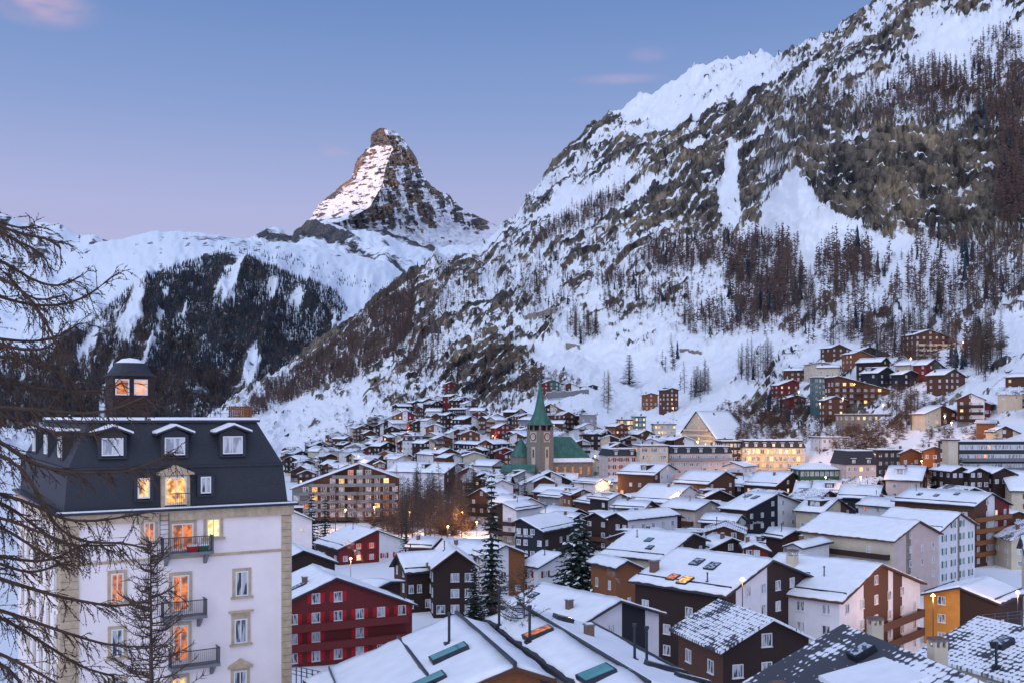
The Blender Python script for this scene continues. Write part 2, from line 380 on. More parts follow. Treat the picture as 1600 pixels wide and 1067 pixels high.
# sharp cliffs: pull the surface outwards over a step
Zg2 = Zg + disp * .8
Yg = Dg - disp * .55
Xg = (U2 - CX) / F * Yg
speck = np.clip((fbm(U2/3.2, Vg/2.2, 3, 37) - .56) * 5, 0, .9) * np.clip(fbm(U2/50., Vg/30., 3, 38)*2.6 - .9, 0, 1)
rockv = np.clip((base_r - .5) * 2.2 + .40 + speck*.75, 0, 1)*(.84 - .04*mixr) * np.clip(slope_amt * 4, 0, 1)
band = (Vg/13. + w1*3 + vert*.8)*mixr + (ac/12. + w1*4)*(1-mixr); frb = band % 1
ledge = np.clip(1 - np.abs(frb-.5)/.20, 0, 1) * np.clip((fbm(U2/16., Vg/9., 4, 47) - .42)*6, 0, 1)
rockv = rockv * (1 - .8*ledge)
rockv = np.maximum(rockv, np.clip((fbm(Xg/13., Yg/13., 3, 93) - .5) * 2.2, 0, .40) * (1 - np.clip(slope_amt*3, 0, 1)) * (Dg > 90))
hills = grid_mesh('ground', Xg, Yg, Zg2, rockv, M['slope'])
bx = (al/46.)*(1-mixr) + (U2/46. + vert*.8)*mixr; by = (ac/7.5 + w1*4)*(1-mixr) + (Vg/6.5 + vert*2.0 + w1*4)*mixr
at = hills.data.attributes.new('bed', 'FLOAT_VECTOR', 'POINT'); at.data.foreach_set('vector', np.stack([bx, by, 0*bx + vert*1.5], 2).astype(np.float32).ravel())
XA, YA, ZA = Xg, Yg, Zg2
def ground_z(x, y):
    """height of layer A under a point"""
    u = CX + F * x / y; c = (u - us[0]) / (us[1] - us[0]); c = min(max(c, 0), NCA - 1.001); i = int(c); f = c - i
    a = np.interp(y, YA[i, :-8], ZA[i, :-8]); b = np.interp(y, YA[i+1, :-8], ZA[i+1, :-8])
    return float(a*(1-f) + b*f)
def on_ground(u, v):
    """point of layer A that shows at pixel (u, v)"""
    c = int(round((u - us[0]) / (us[1] - us[0]))); c = min(max(c, 0), NCA - 1)
    vv = CY - ZA[c] * F / YA[c]
    idx = np.nonzero((vv[4:-8] <= v))[0]
    j = (idx[0] + 4) if len(idx) else NRA - 9
    D = YA[c, j]; return Vector(((u - CX) / F * D, D, ZA[c, j]))

# layer B: forested hill and snow plateau on the left
TB = {}
silB = {-500:440,-100:440,0:432,60:412,100:397,135:382,165:375,200:369,235:364,270:361,300:363,330:363,360:370,400:377,440:378,480:384,520:392,560:400,600:410,640:424,700:440,900:470}
mid = {-500:520,0:520,100:500,200:450,270:425,330:408,345:402,400:415,470:436,530:462,600:470,640:480,700:500,900:520}
for u in silB:
    m_ = np.interp(u, sorted(mid), [mid[k] for k in sorted(mid)])
    TB[u] = [(1400, 690), (1900, 655), (2400, 612), (2900, (612+m_)/2), (3300, m_), (4300, m_*.45 + silB[u]*.55), (5600, silB[u]), (6000, silB[u]+12), (6600, silB[u]+60)]
def layer(name, tab, u0, u1, nc, seg, m, dispf, rockf, sm=6):
    us_ = np.linspace(u0, u1, nc); D_, V_ = interp_cols(tab, us_)
    t_ = [0.0]
    for k in range(D_.shape[1]-1): t_ += list(k + (np.arange(seg[k]) + 1) / seg[k])
    t_ = np.array(t_); kk = np.minimum(t_.astype(int), D_.shape[1]-2); fr = t_ - kk
    Zk = (CY - V_) * D_ / F
    D = D_[:, kk]*(1-fr) + D_[:, kk+1]*fr; Z = smooth_rows(Zk[:, kk]*(1-fr) + Zk[:, kk+1]*fr, sm)
    V = CY - Z*F/D; U = np.repeat(us_[:, None], len(t_), 1)
    d = dispf(U, V, D); Y = D - d*.5; Z = Z + d
    return grid_mesh(name, (U-CX)/F*Y, Y, Z, rockf(U, V, D), m), (us_, Y, Z)
def dB(U, V, D):
    g = np.abs(fbm(U/45. + V/200., V/160., 4, 5, .5) - .5)
    top = np.clip((V-385)/50., .18, 1)
    return ((fbm(U/80., V/60., 5, 61) - .5) * 190 - g * 130) * top + (fbm(U/8., V/8., 3, 62)-.5) * 14
def rB(U, V, D):
    k = np.exp(-((U-345)/30.)**2 - ((V-408)/16.)**2) * .9 + np.exp(-((U-330)/60.)**2 - ((V-371)/5.)**2) * .55
    k += np.clip((fbm(U/14., V/7., 4, 8) - .62) * 4, 0, .5)
    low = np.clip((V - 500)/60., 0, 1) * .42
    g1 = fbm((U+V*.35)/16., V/70., 4, 12)*.55 + fbm(U/38., V/30., 3, 19)*.45
    inside = np.clip((V - np.interp(U, [-60, 60, 130, 200, 270, 345, 400, 470, 545], [560, 556, 520, 455, 420, 402, 412, 438, 486]))/8., 0, 1) * np.clip((548-U)/14., 0, 1)
    wood = inside * np.clip((g1 - .39)*8, 0, .66)
    return np.clip(np.maximum(k + low * fbm(U/20., V/30., 3, 91), wood), 0, 1)
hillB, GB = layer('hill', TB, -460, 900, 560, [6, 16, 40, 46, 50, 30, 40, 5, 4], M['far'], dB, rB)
def on_layer(G, u, v):
    us_, Y, Z = G; c = int(round((u - us_[0]) / (us_[1] - us_[0]))); c = min(max(c, 0), len(us_)-1)
    vv = CY - Z[c]*F/Y[c]; idx = np.nonzero(vv[:-9] <= v)[0]; j = idx[0] if len(idx) else len(vv)-10
    return Vector(((u-CX)/F*Y[c, j], Y[c, j], Z[c, j]))

# layer C: snow shoulders below the peak; far ridge on the left
silC = {200:400,380:386,395:368,415:363,440:362,455:366,465:358,500:352,540:352,600:362,650:378,700:386,760:382,800:380,1000:380}
TC = {u: [(4300, 470), (5200, 436), (6200, min(420, silC[u]+38)), (7300, silC[u]+14), (8000, silC[u]), (8300, silC[u]+4), (9000, silC[u]+30)] for u in silC}
def dC(U, V, D):
    return (fbm(U/60., V/30., 5, 14) - .5) * 190 + (fbm(U/8., V/6., 4, 15)-.5) * 34 + np.exp(-((V - (352+(U-470)*.36))/5.)**2) * np.clip((U-460)/20., 0, 1) * np.clip((660-U)/40., 0, 1) * 60
def rC(U, V, D):
    def line(u0, v0, u1, v1, wd):
        t = np.clip((U-u0)/(u1-u0), 0, 1); inside = np.clip((U-u0)/8., 0, 1) * np.clip((u1-U)/8., 0, 1)
        return np.exp(-((V-(v0+(v1-v0)*t))/wd)**2) * inside
    k = line(440, 345, 640, 424, 8)*.48 + line(560, 350, 690, 392, 5) * .8 + line(455, 362, 560, 372, 9) * .6 + line(395, 368, 470, 372, 5)*.7 + line(590, 378, 650, 410, 8)*.4 + line(440,392,600,428,3)*.4
    return np.clip(k * (.45 + 1.1*fbm(U/12., V/8., 4, 17)) + .12, 0, 1)
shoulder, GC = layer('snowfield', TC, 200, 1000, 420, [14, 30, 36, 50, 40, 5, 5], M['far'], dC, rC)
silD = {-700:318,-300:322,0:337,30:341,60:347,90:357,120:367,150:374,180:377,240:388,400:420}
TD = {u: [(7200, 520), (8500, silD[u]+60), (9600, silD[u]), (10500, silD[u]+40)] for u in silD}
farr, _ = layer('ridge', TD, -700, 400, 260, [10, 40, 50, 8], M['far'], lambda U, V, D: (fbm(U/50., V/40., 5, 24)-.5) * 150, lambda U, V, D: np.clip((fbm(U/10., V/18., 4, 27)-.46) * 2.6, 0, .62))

# unseen range left of view, added as occluder to shade the valley at sunrise
def east_range():
    ny, nx = 220, 50
    t = np.linspace(0, 1, ny)[:, None]; s = np.linspace(-1, 1, nx)[None, :]
    cx = -7300 + 2600 * t; cy = 9000 - 16500 * t
    crest = 2300 + (fbm(t*30, t*0, 5, 71)-.5) * 500
    Z = crest * (1 - np.abs(s)**1.15) - 200 + (fbm(t*60, s*6, 5, 72)-.5) * 420 * (1-np.abs(s)) + 0*t
    X = cx + s * 2100 + 0*t; Y = cy + s * -500
    rk = np.clip((fbm(t*90, s*12, 4, 73) - .42) * 3, 0, 1)
    return grid_mesh('occluder_mountain_range', X, Y, Z, rk, M['far'])
east_range()

# the pyramid peak
def matterhorn():
    lf = [(200.5,594),(202,590),(205,586.5),(208,583),(213,580),(230,578.5),(233,572),(240,568),(247,559),(258,555),(270,551),(280,548),(292,530),(300,523),(308,511),(318,500),(330,491),(341,486),(352,474),(365,462),(400,440)]
    cf = [(199,597),(212,604),(225,611),(234,615),(240,610),(262,603),(287,598),(300,592),(324,578),(340,550),(351,520),(365,505),(400,490)]
    rf = [(200.5,601),(201.5,606),(204,613),(207,619),(211,623),(217,630),(228,638),(238,644),(247,650),(254,653),(266,658),(277,661),(290,674),(300,686),(303,700),(312,707),(324,720),(336,742),(349,768),(358,786),(375,800),(400,820)]
    vs_ = np.concatenate([np.linspace(200.5, 330, 170), np.linspace(331, 400, 70)])
    ul = np.interp(vs_, [a for a, b in lf], [b for a, b in lf]); uc = np.interp(vs_, [a for a, b in cf], [b for a, b in cf]); ur = np.interp(vs_, [a for a, b in rf], [b for a, b in rf])
    uc = np.clip(uc, ul+1, ur-1)
    nl, nrr = 120, 170
    rows = []
    for side in ('L', 'R'):
        pass
    s = np.concatenate([np.linspace(-1, 0, nl), np.linspace(0, 1, nrr)[1:]])
    S = np.repeat(s[None, :], len(vs_), 0); V = np.repeat(vs_[:, None], len(s), 1)
    U = np.where(S < 0, uc[:, None] + (uc-ul)[:, None]*S, uc[:, None] + (ur-uc)[:, None]*S)
    D0 = 9300 - (V-200) * 6.0                                   # the ridge comes nearer as it comes down
    D = D0 + np.where(S < 0, -(U-uc[:, None])*5.8, (U-uc[:, None])*5.2)
    edge = 1 - np.abs(S)**6
    al_ = U*.9 + V*.45
    n1 = fbm(U/17., V/12., 5, 80, .6); n2 = fbm(U/30.+V/60., V/5.+U/28., 5, 81, .6); n3 = fbm(U/5.5-V/30., V/22., 5, 83, .6)
    dd = np.where(S < 0, (n2-.5)*95 + (n1-.5)*70 + (fbm(U/5., V/3.4, 4, 87)-.5)*70, (n1-.5)*190 + (n3-.5)*150 + (fbm(U/4., V/4., 4, 88)-.5)*110)
    D = D - dd * edge
    # snow and rock: left face mostly snow with thin ledges, the cap bare, the right face rock with gullies
    n4 = fbm(U/9.+V/40., V/2.6+U/16., 4, 89, .6)
    rl = .20 + np.clip((n4 - .49)*2.6, 0, .48) + np.clip((232-V)/8., 0, 1)*.55 + np.clip((-S-.62)*2.2, 0, .8) * np.clip(n1*2-.5, 0, 1)
    rr = .95 - np.clip((fbm(U/7.-V/30., V/26., 5, 85, .6) - .50)*3.2, 0, .5) - np.clip((fbm(U/14., V/3.2+U/30., 4, 84) - .56)*4, 0, .4) - np.clip((V-345)/22., 0, 1)*.55 + (n1-.5)*.5 - np.clip((S-.80)*3, 0, 1)*np.clip((V-290)/20., 0, 1)*.4
    snow_r = np.exp(-((U-(668+(V-300)*.75))/10.)**2) * np.clip((V-292)/15., 0, 1); snow_r2 = np.exp(-((U-(605+(V-290)*.9))/6.)**2)*np.clip((V-285)/10., 0, 1)
    rr = rr - snow_r*.5 - snow_r2*.5
    rr = np.where((V < 212) & (U > 600), .35, rr)
    rk = np.clip(np.where(S < 0, rl, rr), 0, 1)
    # jagged outline
    U = U + np.where(np.abs(S) > .98, (fbm(V/3.+S*5, V*0, 4, 86)-.5)*4*np.clip((V-203)/8., 0, 1), 0)
    X = (U-CX)/F*D; Y = D; Z = (CY-V)/F*D
    # close the back so that it is a solid mountain
    Xb = X[:, ::-1]; Yb = Y[:, ::-1]*0 + (D.max(1)[:, None] + 120 + (V-200)*10*(1-np.abs(S))); Zb = Z[:, ::-1]*1.0
    X = np.concatenate([X, Xb*1.0], 1); Y = np.concatenate([Y, Yb], 1); Z = np.concatenate([Z, Zb], 1); rk = np.concatenate([rk, rk*0+.5], 1)
    X = np.concatenate([X, X[:, :1]], 1); Y = np.concatenate([Y, Y[:, :1]], 1); Z = np.concatenate([Z, Z[:, :1]], 1); rk = np.concatenate([rk, rk[:, :1]], 1)
    grid_mesh('mountain_peak', X, Y, Z, rk, M['peak'])
    # small rock tooth on the shoulder
matterhorn()
# ------------------------------------------------------------------ building materials
def wood(name, c, var=.45): return mat(name, c, .8, var, 3.0, (1.2, 1.2, 9.0), bump=.25)
M.update({
 'dkwood': wood('dark_brown_wood', (.042, .024, .021)), 'brown': wood('brown_wood', (.115, .052, .034)), 'orange': wood('orange_brown_wood', (.27, .105, .045)),
 'red': wood('red_painted_wood', (.17, .028, .028)), 'brightred': wood('bright_red_paint', (.55, .02, .03)), 'black': wood('black_stained_wood', (.022, .024, .036)),  # the brighter red is the shutters' and flower box's own paint
 'white': mat('white_render', (.74, .73, .77), .85, .10, .5), 'cream': mat('cream_render', (.60, .52, .40), .85, .14, .5), 'floodlit_gold': mat('floodlight_tinted_render', (.62, .43, .19), .85, .14, .5), 'pink': mat('pinkish_render', (.62, .49, .46), .85, .12, .5),  # floodlight yellow of the hotel is put into the golden wall colour
 'grey': mat('grey_render', (.28, .28, .31), .85, .16, .5), 'stone': mat('stone_wall', (.26, .23, .20), .9, .45, 2.2, bump=.5), 'teal': mat('teal_glazing', (.07, .17, .19), .3, .3, .8),
 'copper': mat('green_copper', (.055, .155, .125), .6, .45, .5, (1, 1, .3)), 'green': mat('green_paint', (.04, .13, .07), .6, .3, 1), 'slate': mat('slate', (.036, .04, .052), .6, .35, 6.0, (1, 1, 3)),
 'roof': mat('dark_roof_edge', (.045, .045, .055), .7, .4, 2.0), 'concrete': mat('concrete', (.19, .19, .205), .85, .2, 1.0), 'lamplit_wall': mat('lamplight_tinted_render', (.62, .27, .06), .85, .18, .6),  # orange lamplight on the barn is put into the ochre wall colour
 'metal': mat('dark_metal', (.05, .055, .07), .4, .3, 3.0, metallic=.6), 'frame': mat('white_window_frame', (.72, .72, .74), .6, .05, 2), 'trim': mat('sandstone_trim', (.50, .39, .27), .8, .28, 2.5),
 'brick': mat('brick_chimney', (.20, .12, .10), .85, .4, 5.0), 'shut_g': mat('green_shutter', (.05, .15, .13), .6, .2, 3), 'shut_r': mat('dark_red_shutter', (.22, .04, .04), .6, .2, 3),
 'hotelwall': mat('pale_lilac_render', (.88, .78, .78), .85, .10, .35), 'rail': mat('grey_railing', (.10, .10, .12), .5, .2, 3),
})
def glass(name, base, rough=.12, curt=.5):
    m, t, b = newmat(name)
    tc = N(t, 'ShaderNodeTexCoord'); n = N(t, 'ShaderNodeTexNoise', inp={'Scale': 1.7, 'Detail': 1.0}); mp = N(t, 'ShaderNodeMapping'); mp.inputs['Scale'].default_value = (2.2, 1, .4)
    oi = N(t, 'ShaderNodeObjectInfo'); ad = N(t, 'ShaderNodeVectorMath', operation='ADD'); t.links.new(tc.outputs['Object'], ad.inputs[0])
    ml = N(t, 'ShaderNodeMath', operation='MULTIPLY'); t.links.new(oi.outputs['Random'], ml.inputs[0]); ml.inputs[1].default_value = 90
    t.links.new(ml.outputs[0], ad.inputs[1]); t.links.new(ad.outputs[0], mp.inputs[0]); t.links.new(mp.outputs[0], n.inputs[0])
    r = ramp(t, [(.44, base), (.56, (curt, curt*1.03, curt*1.08))]); t.links.new(n.outputs[0], r.inputs[0])
    t.links.new(r.outputs[0], b.inputs['Base Color']); b.inputs['Roughness'].default_value = rough; b.inputs['Specular IOR Level'].default_value = .5
    return m
M['pane'] = glass('window_glass', (.05, .06, .085)); M['pane_curt'] = glass('window_glass_curtain', (.30, .32, .38), .2, .62); M['skyl'] = mat('skylight_glass', (.10, .34, .33), .1, .3, .8, spec=.6)
def litmat(name, c1, c2, s):
    m, t, b = newmat(name)
    tc = N(t, 'ShaderNodeTexCoord'); oi = N(t, 'ShaderNodeObjectInfo'); ad = N(t, 'ShaderNodeVectorMath', operation='ADD'); t.links.new(tc.outputs['Object'], ad.inputs[0])
    ml = N(t, 'ShaderNodeMath', operation='MULTIPLY'); t.links.new(oi.outputs['Random'], ml.inputs[0]); ml.inputs[1].default_value = 70; t.links.new(ml.outputs[0], ad.inputs[1])
    n = N(t, 'ShaderNodeTexNoise', inp={'Scale': 2.6, 'Detail': 2.0}); t.links.new(ad.outputs[0], n.inputs[0])
    r = ramp(t, [(.38, c1), (.62, c2)]); t.links.new(n.outputs[0], r.inputs[0]); t.links.new(r.outputs[0], b.inputs['Emission Color']); b.inputs['Emission Strength'].default_value = s
    b.inputs['Base Color'].default_value = (.2, .12, .06, 1)
    return m
M['lit'] = litmat('lamplit_window', (.32, .07, .01), (1.0, .62, .18), 1.25); M['lit_y'] = litmat('bright_lit_window', (.75, .36, .06), (1.0, .85, .4), 1.5)
M['lit_r'] = litmat('dim_red_lit_window', (.10, .02, .02), (.95, .22, .03), .85)
M['bulb'] = mat('lamp_bulb', (1, .7, .35), emit=(1, .5, .15), es=14)
# tiled roof on which the thin snow shows every course of tiles
def tiled(name, cover, hi=.92, sc=1.0):
    m, t, b = newmat(name); L = t.links
    tc = N(t, 'ShaderNodeTexCoord'); mp = N(t, 'ShaderNodeMapping'); L.new(tc.outputs['Object'], mp.inputs[0]); mp.inputs['Scale'].default_value = (2.2*sc, 2.2*sc, 0)
    br = N(t, 'ShaderNodeTexVoronoi', feature='F1', distance='EUCLIDEAN'); br.inputs['Randomness'].default_value = .30; dn = N(t, 'ShaderNodeTexNoise', inp={'Scale': 1.3, 'Detail': 3.0}); L.new(mp.outputs[0], dn.inputs[0]); dm = mix(t, 'ADD', .55); L.new(mp.outputs[0], dm.inputs[6]); L.new(dn.outputs['Color'], dm.inputs[7]); L.new(dm.outputs[2], br.inputs[0]); br.inputs['Scale'].default_value = 1.0
    n = N(t, 'ShaderNodeTexNoise', inp={'Scale': .28, 'Detail': 5.0, 'Roughness': .6}); L.new(tc.outputs['Object'], n.inputs[0])
    mr = N(t, 'ShaderNodeMapRange'); L.new(n.outputs[0], mr.inputs[0]); mr.inputs[1].default_value = .40 - cover*.3; mr.inputs[2].default_value = .66 - cover*.3; mr.inputs[3].default_value = -.1; mr.inputs[4].default_value = hi
    sb = N(t, 'ShaderNodeMath', operation='SUBTRACT'); L.new(mr.outputs[0], sb.inputs[0]); L.new(br.outputs['Distance'], sb.inputs[1])
    st = N(t, 'ShaderNodeMapRange', interpolation_type='SMOOTHSTEP'); L.new(sb.outputs[0], st.inputs[0]); st.inputs[1].default_value = -.06; st.inputs[2].default_value = .12
    x = mix(t); L.new(st.outputs[0], x.inputs[0]); x.inputs[6].default_value = (.065, .068, .085, 1); x.inputs[7].default_value = (.84, .865, .93, 1)
    L.new(x.outputs[2], b.inputs['Base Color']); b.inputs['Roughness'].default_value = .7
    bp = N(t, 'ShaderNodeBump', inp={'Strength': .6, 'Distance': .06}); L.new(st.outputs[0], bp.inputs['Height']); L.new(bp.outputs[0], b.inputs['Normal'])
    return m
M['tile_snow'] = tiled('tiles_under_thin_snow', .5, hi=.60); M['tile_bare'] = tiled('slate_tiles_with_snow_patches', .16, hi=.66, sc=.9)

# ------------------------------------------------------------------ window kit (shared mesh data)
def ring(mb, w, h, t, d, mi=0, mull=1):
    mb.box(-w/2, -w/2+t, -d, 0, 0, h, mi); mb.box(w/2-t, w/2, -d, 0, 0, h, mi)
    mb.box(-w/2+t, w/2-t, -d, 0, 0, t, mi); mb.box(-w/2+t, w/2-t, -d, 0, h-t, h, mi)
    if mull: mb.box(-t*.4, t*.4, -d*.8, 0, t, h-t, mi)
WIN = {}
def win_data(kind, w=1.2, h=1.35, near=True, mull=1, fm='frame'):
    k = (kind, round(w, 1), round(h, 1), near, mull, fm)
    if k in WIN: return WIN[k]
    pm = M[kind]
    if near:
        f = MB(); ring(f, w, h, .09, .09, 0, mull); f.box(-w/2-.06, w/2+.06, -.16, 0, -.07, 0)
        p = MB(); p.quad([(-w/2+.05, -.03, .05), (w/2-.05, -.03, .05), (w/2-.05, -.03, h-.05), (-w/2+.05, -.03, h-.05)])
        WIN[k] = (f.mesh('window_frame', [M[fm]]), p.mesh('window_pane', [pm]))
    else:
        f = MB(); ring(f, w, h, .12, .1, 0, mull); f.quad([(-w/2+.05, -.04, .05), (w/2-.05, -.04, .05), (w/2-.05, -.04, h-.05), (-w/2+.05, -.04, h-.05)], 1)
        WIN[k] = (f.mesh('window', [M[fm], pm]), None)
    return WIN[k]
SHU = {}
def shut_data(w, h, m):
    k = (round(w, 1), round(h, 1), m)
    if k not in SHU:
        b = MB(); b.box(-w/2, w/2, -.06, 0, 0, h)
        for i in range(5): b.box(-w/2+.05, w/2-.05, -.075, -.06, .1+i*h/5.2, .1+i*h/5.2+h/9)
        SHU[k] = b.mesh('shutter', [M[m]])
    return SHU[k]
def put_window(root, x, y, z, rz, kind, w, h, near, shut=None, mull=1, fm='frame'):
    f, p = win_data(kind, w, h, near, mull, fm)
    o = link('window', f, root, (x, y, z), (0, 0, rz))
    if p is not None: link('pane', p, o, (0, 0, 0))
    if shut:
        sd_ = shut_data(w*.5, h, shut)
        link('shutter', sd_, o, (-w*.76, 0, 0)); link('shutter', sd_, o, (w*.76, 0, 0))
    return o
def snow_slab(mb, x0, x1, y0, y1, zf, nx, ny, th, jit, seed, side=0):
    """snow lying on one roof slope, soft edges, slightly uneven"""
    rr = random.Random(seed); b = len(mb.v)
    for i in range(nx+1):
        for j in range(ny+1):
            fx = i/nx; fy = j/ny
            ex = rr.uniform(-jit, jit) if (i in (0, nx)) else 0; ey = rr.uniform(-jit, jit) if j in (0, ny) else 0
            x = x0+(x1-x0)*fx + ex*(0 if (i == 0 and side > 0) or (i == nx and side < 0) else 1); y = y0+(y1-y0)*fy + ey
            edge = (j in (0, ny)) or (i == nx and side > 0) or (i == 0 and side < 0)
            if edge and j not in (0, ny): x -= side*abs(math.sin(y*.9+seed)*.13 + math.sin(y*2.3+seed*2)*.09)
            t = th * (rr.uniform(.3, .8) if edge else (.95 + .30*math.sin(x*.7+seed)*math.sin(y*.55+seed*1.7) + .14*math.sin(x*1.9+y*1.3+seed))) + rr.uniform(-.02, .03)
            mb.v.append((x, y, zf(x) + t))
    for i in range(nx):
        for j in range(ny):
            a = b+i*(ny+1)+j; mb.f.append((a, a+ny+1, a+ny+2, a+1)); mb.m.append(0)
    # skirt
    def P2(i, j): return b+i*(ny+1)+j
    loop = [(i, 0) for i in range(nx+1)] + [(nx, j) for j in range(1, ny+1)] + [(i, ny) for i in range(nx-1, -1, -1)] + [(0, j) for j in range(ny-1, 0, -1)]
    c = len(mb.v)
    for (i, j) in loop:
        v = mb.v[P2(i, j)]; mb.v.append((v[0], v[1], zf(v[0]) - .02))
    n = len(loop)
    for k in range(n):
        k2 = (k+1) % n; mb.f.append((P2(*loop[k]), c+k, c+k2, P2(*loop[k2]))); mb.m.append(0)

HOUSES = []      # (u, D, label-ish, radius, root)
def along(p, d, u):
    k = (u - CX) / F; return (k*p.y - p.x) / (d[0] - k*d[1])
def chimney(parent, x, y, z, kind=0, s=1.0):
    b = MB()
    if kind == 0:
        b.box(-.35*s, .35*s, -.3*s, .3*s, -1.0, 1.1*s, 0); b.box(-.42*s, .42*s, -.37*s, .37*s, 1.1*s, 1.22*s, 1); b.box(-.28*s, .28*s, -.24*s, .24*s, 1.22*s, 1.3*s, 2)
        return b.build('chimney', [M['brick'], M['concrete'], M['snow']], parent, (x, y, z))
    if kind == 1:
        b.tube([(0, 0, -.6), (0, 0, 1.7*s)], .09, 8); b.tube([(0, 0, 1.7*s), (0, 0, 1.85*s)], .15, 8); b.box(-.35, .1, -.35, .1, -.4, .18)
        return b.build('flue_pipe', [M['metal']], parent, (x, y, z))
    b.box(-.5*s, .5*s, -.45*s, .45*s, -1.2, 1.2*s, 0)
    for (xx, yy) in ((-.42, -.37), (.42, -.37), (-.42, .37), (.42, .37), (0, -.37), (0, .37)): b.box(xx*s-.07, xx*s+.07, yy*s-.07, yy*s+.07, 1.2*s, 1.6*s, 0)
    b.box(-.55*s, .55*s, -.5*s, .5*s, 1.6*s, 1.72*s, 1); b.box(-.5*s, .5*s, -.45*s, .45*s, 1.72*s, 1.8*s, 2)
    return b.build('chimney', [M['cream'], M['concrete'], M['brick']], parent, (x, y, z))
def skylight(parent, x, y, zf, slope, w=1.3, l=1.9, lit=None):
    """a roof window lying on the slope; slope = +1 on the right, -1 on the left"""
    b = MB(); t = .10
    b.box(-l/2-t, l/2+t, -w/2-t, w/2+t, -.3, .26, 0); b.quad([(-l/2, -w/2, .266), (l/2, -w/2, .266), (l/2, w/2, .266), (-l/2, w/2, .266)], 1)
    o = b.build('skylight', [M['metal'], M[lit or 'skyl']], parent, (x, y, zf(x) + .18))
    ang = math.atan2(zf(x+.5) - zf(x-.5), 1.0); o.rotation_euler = (0, -ang, 0)
    return o

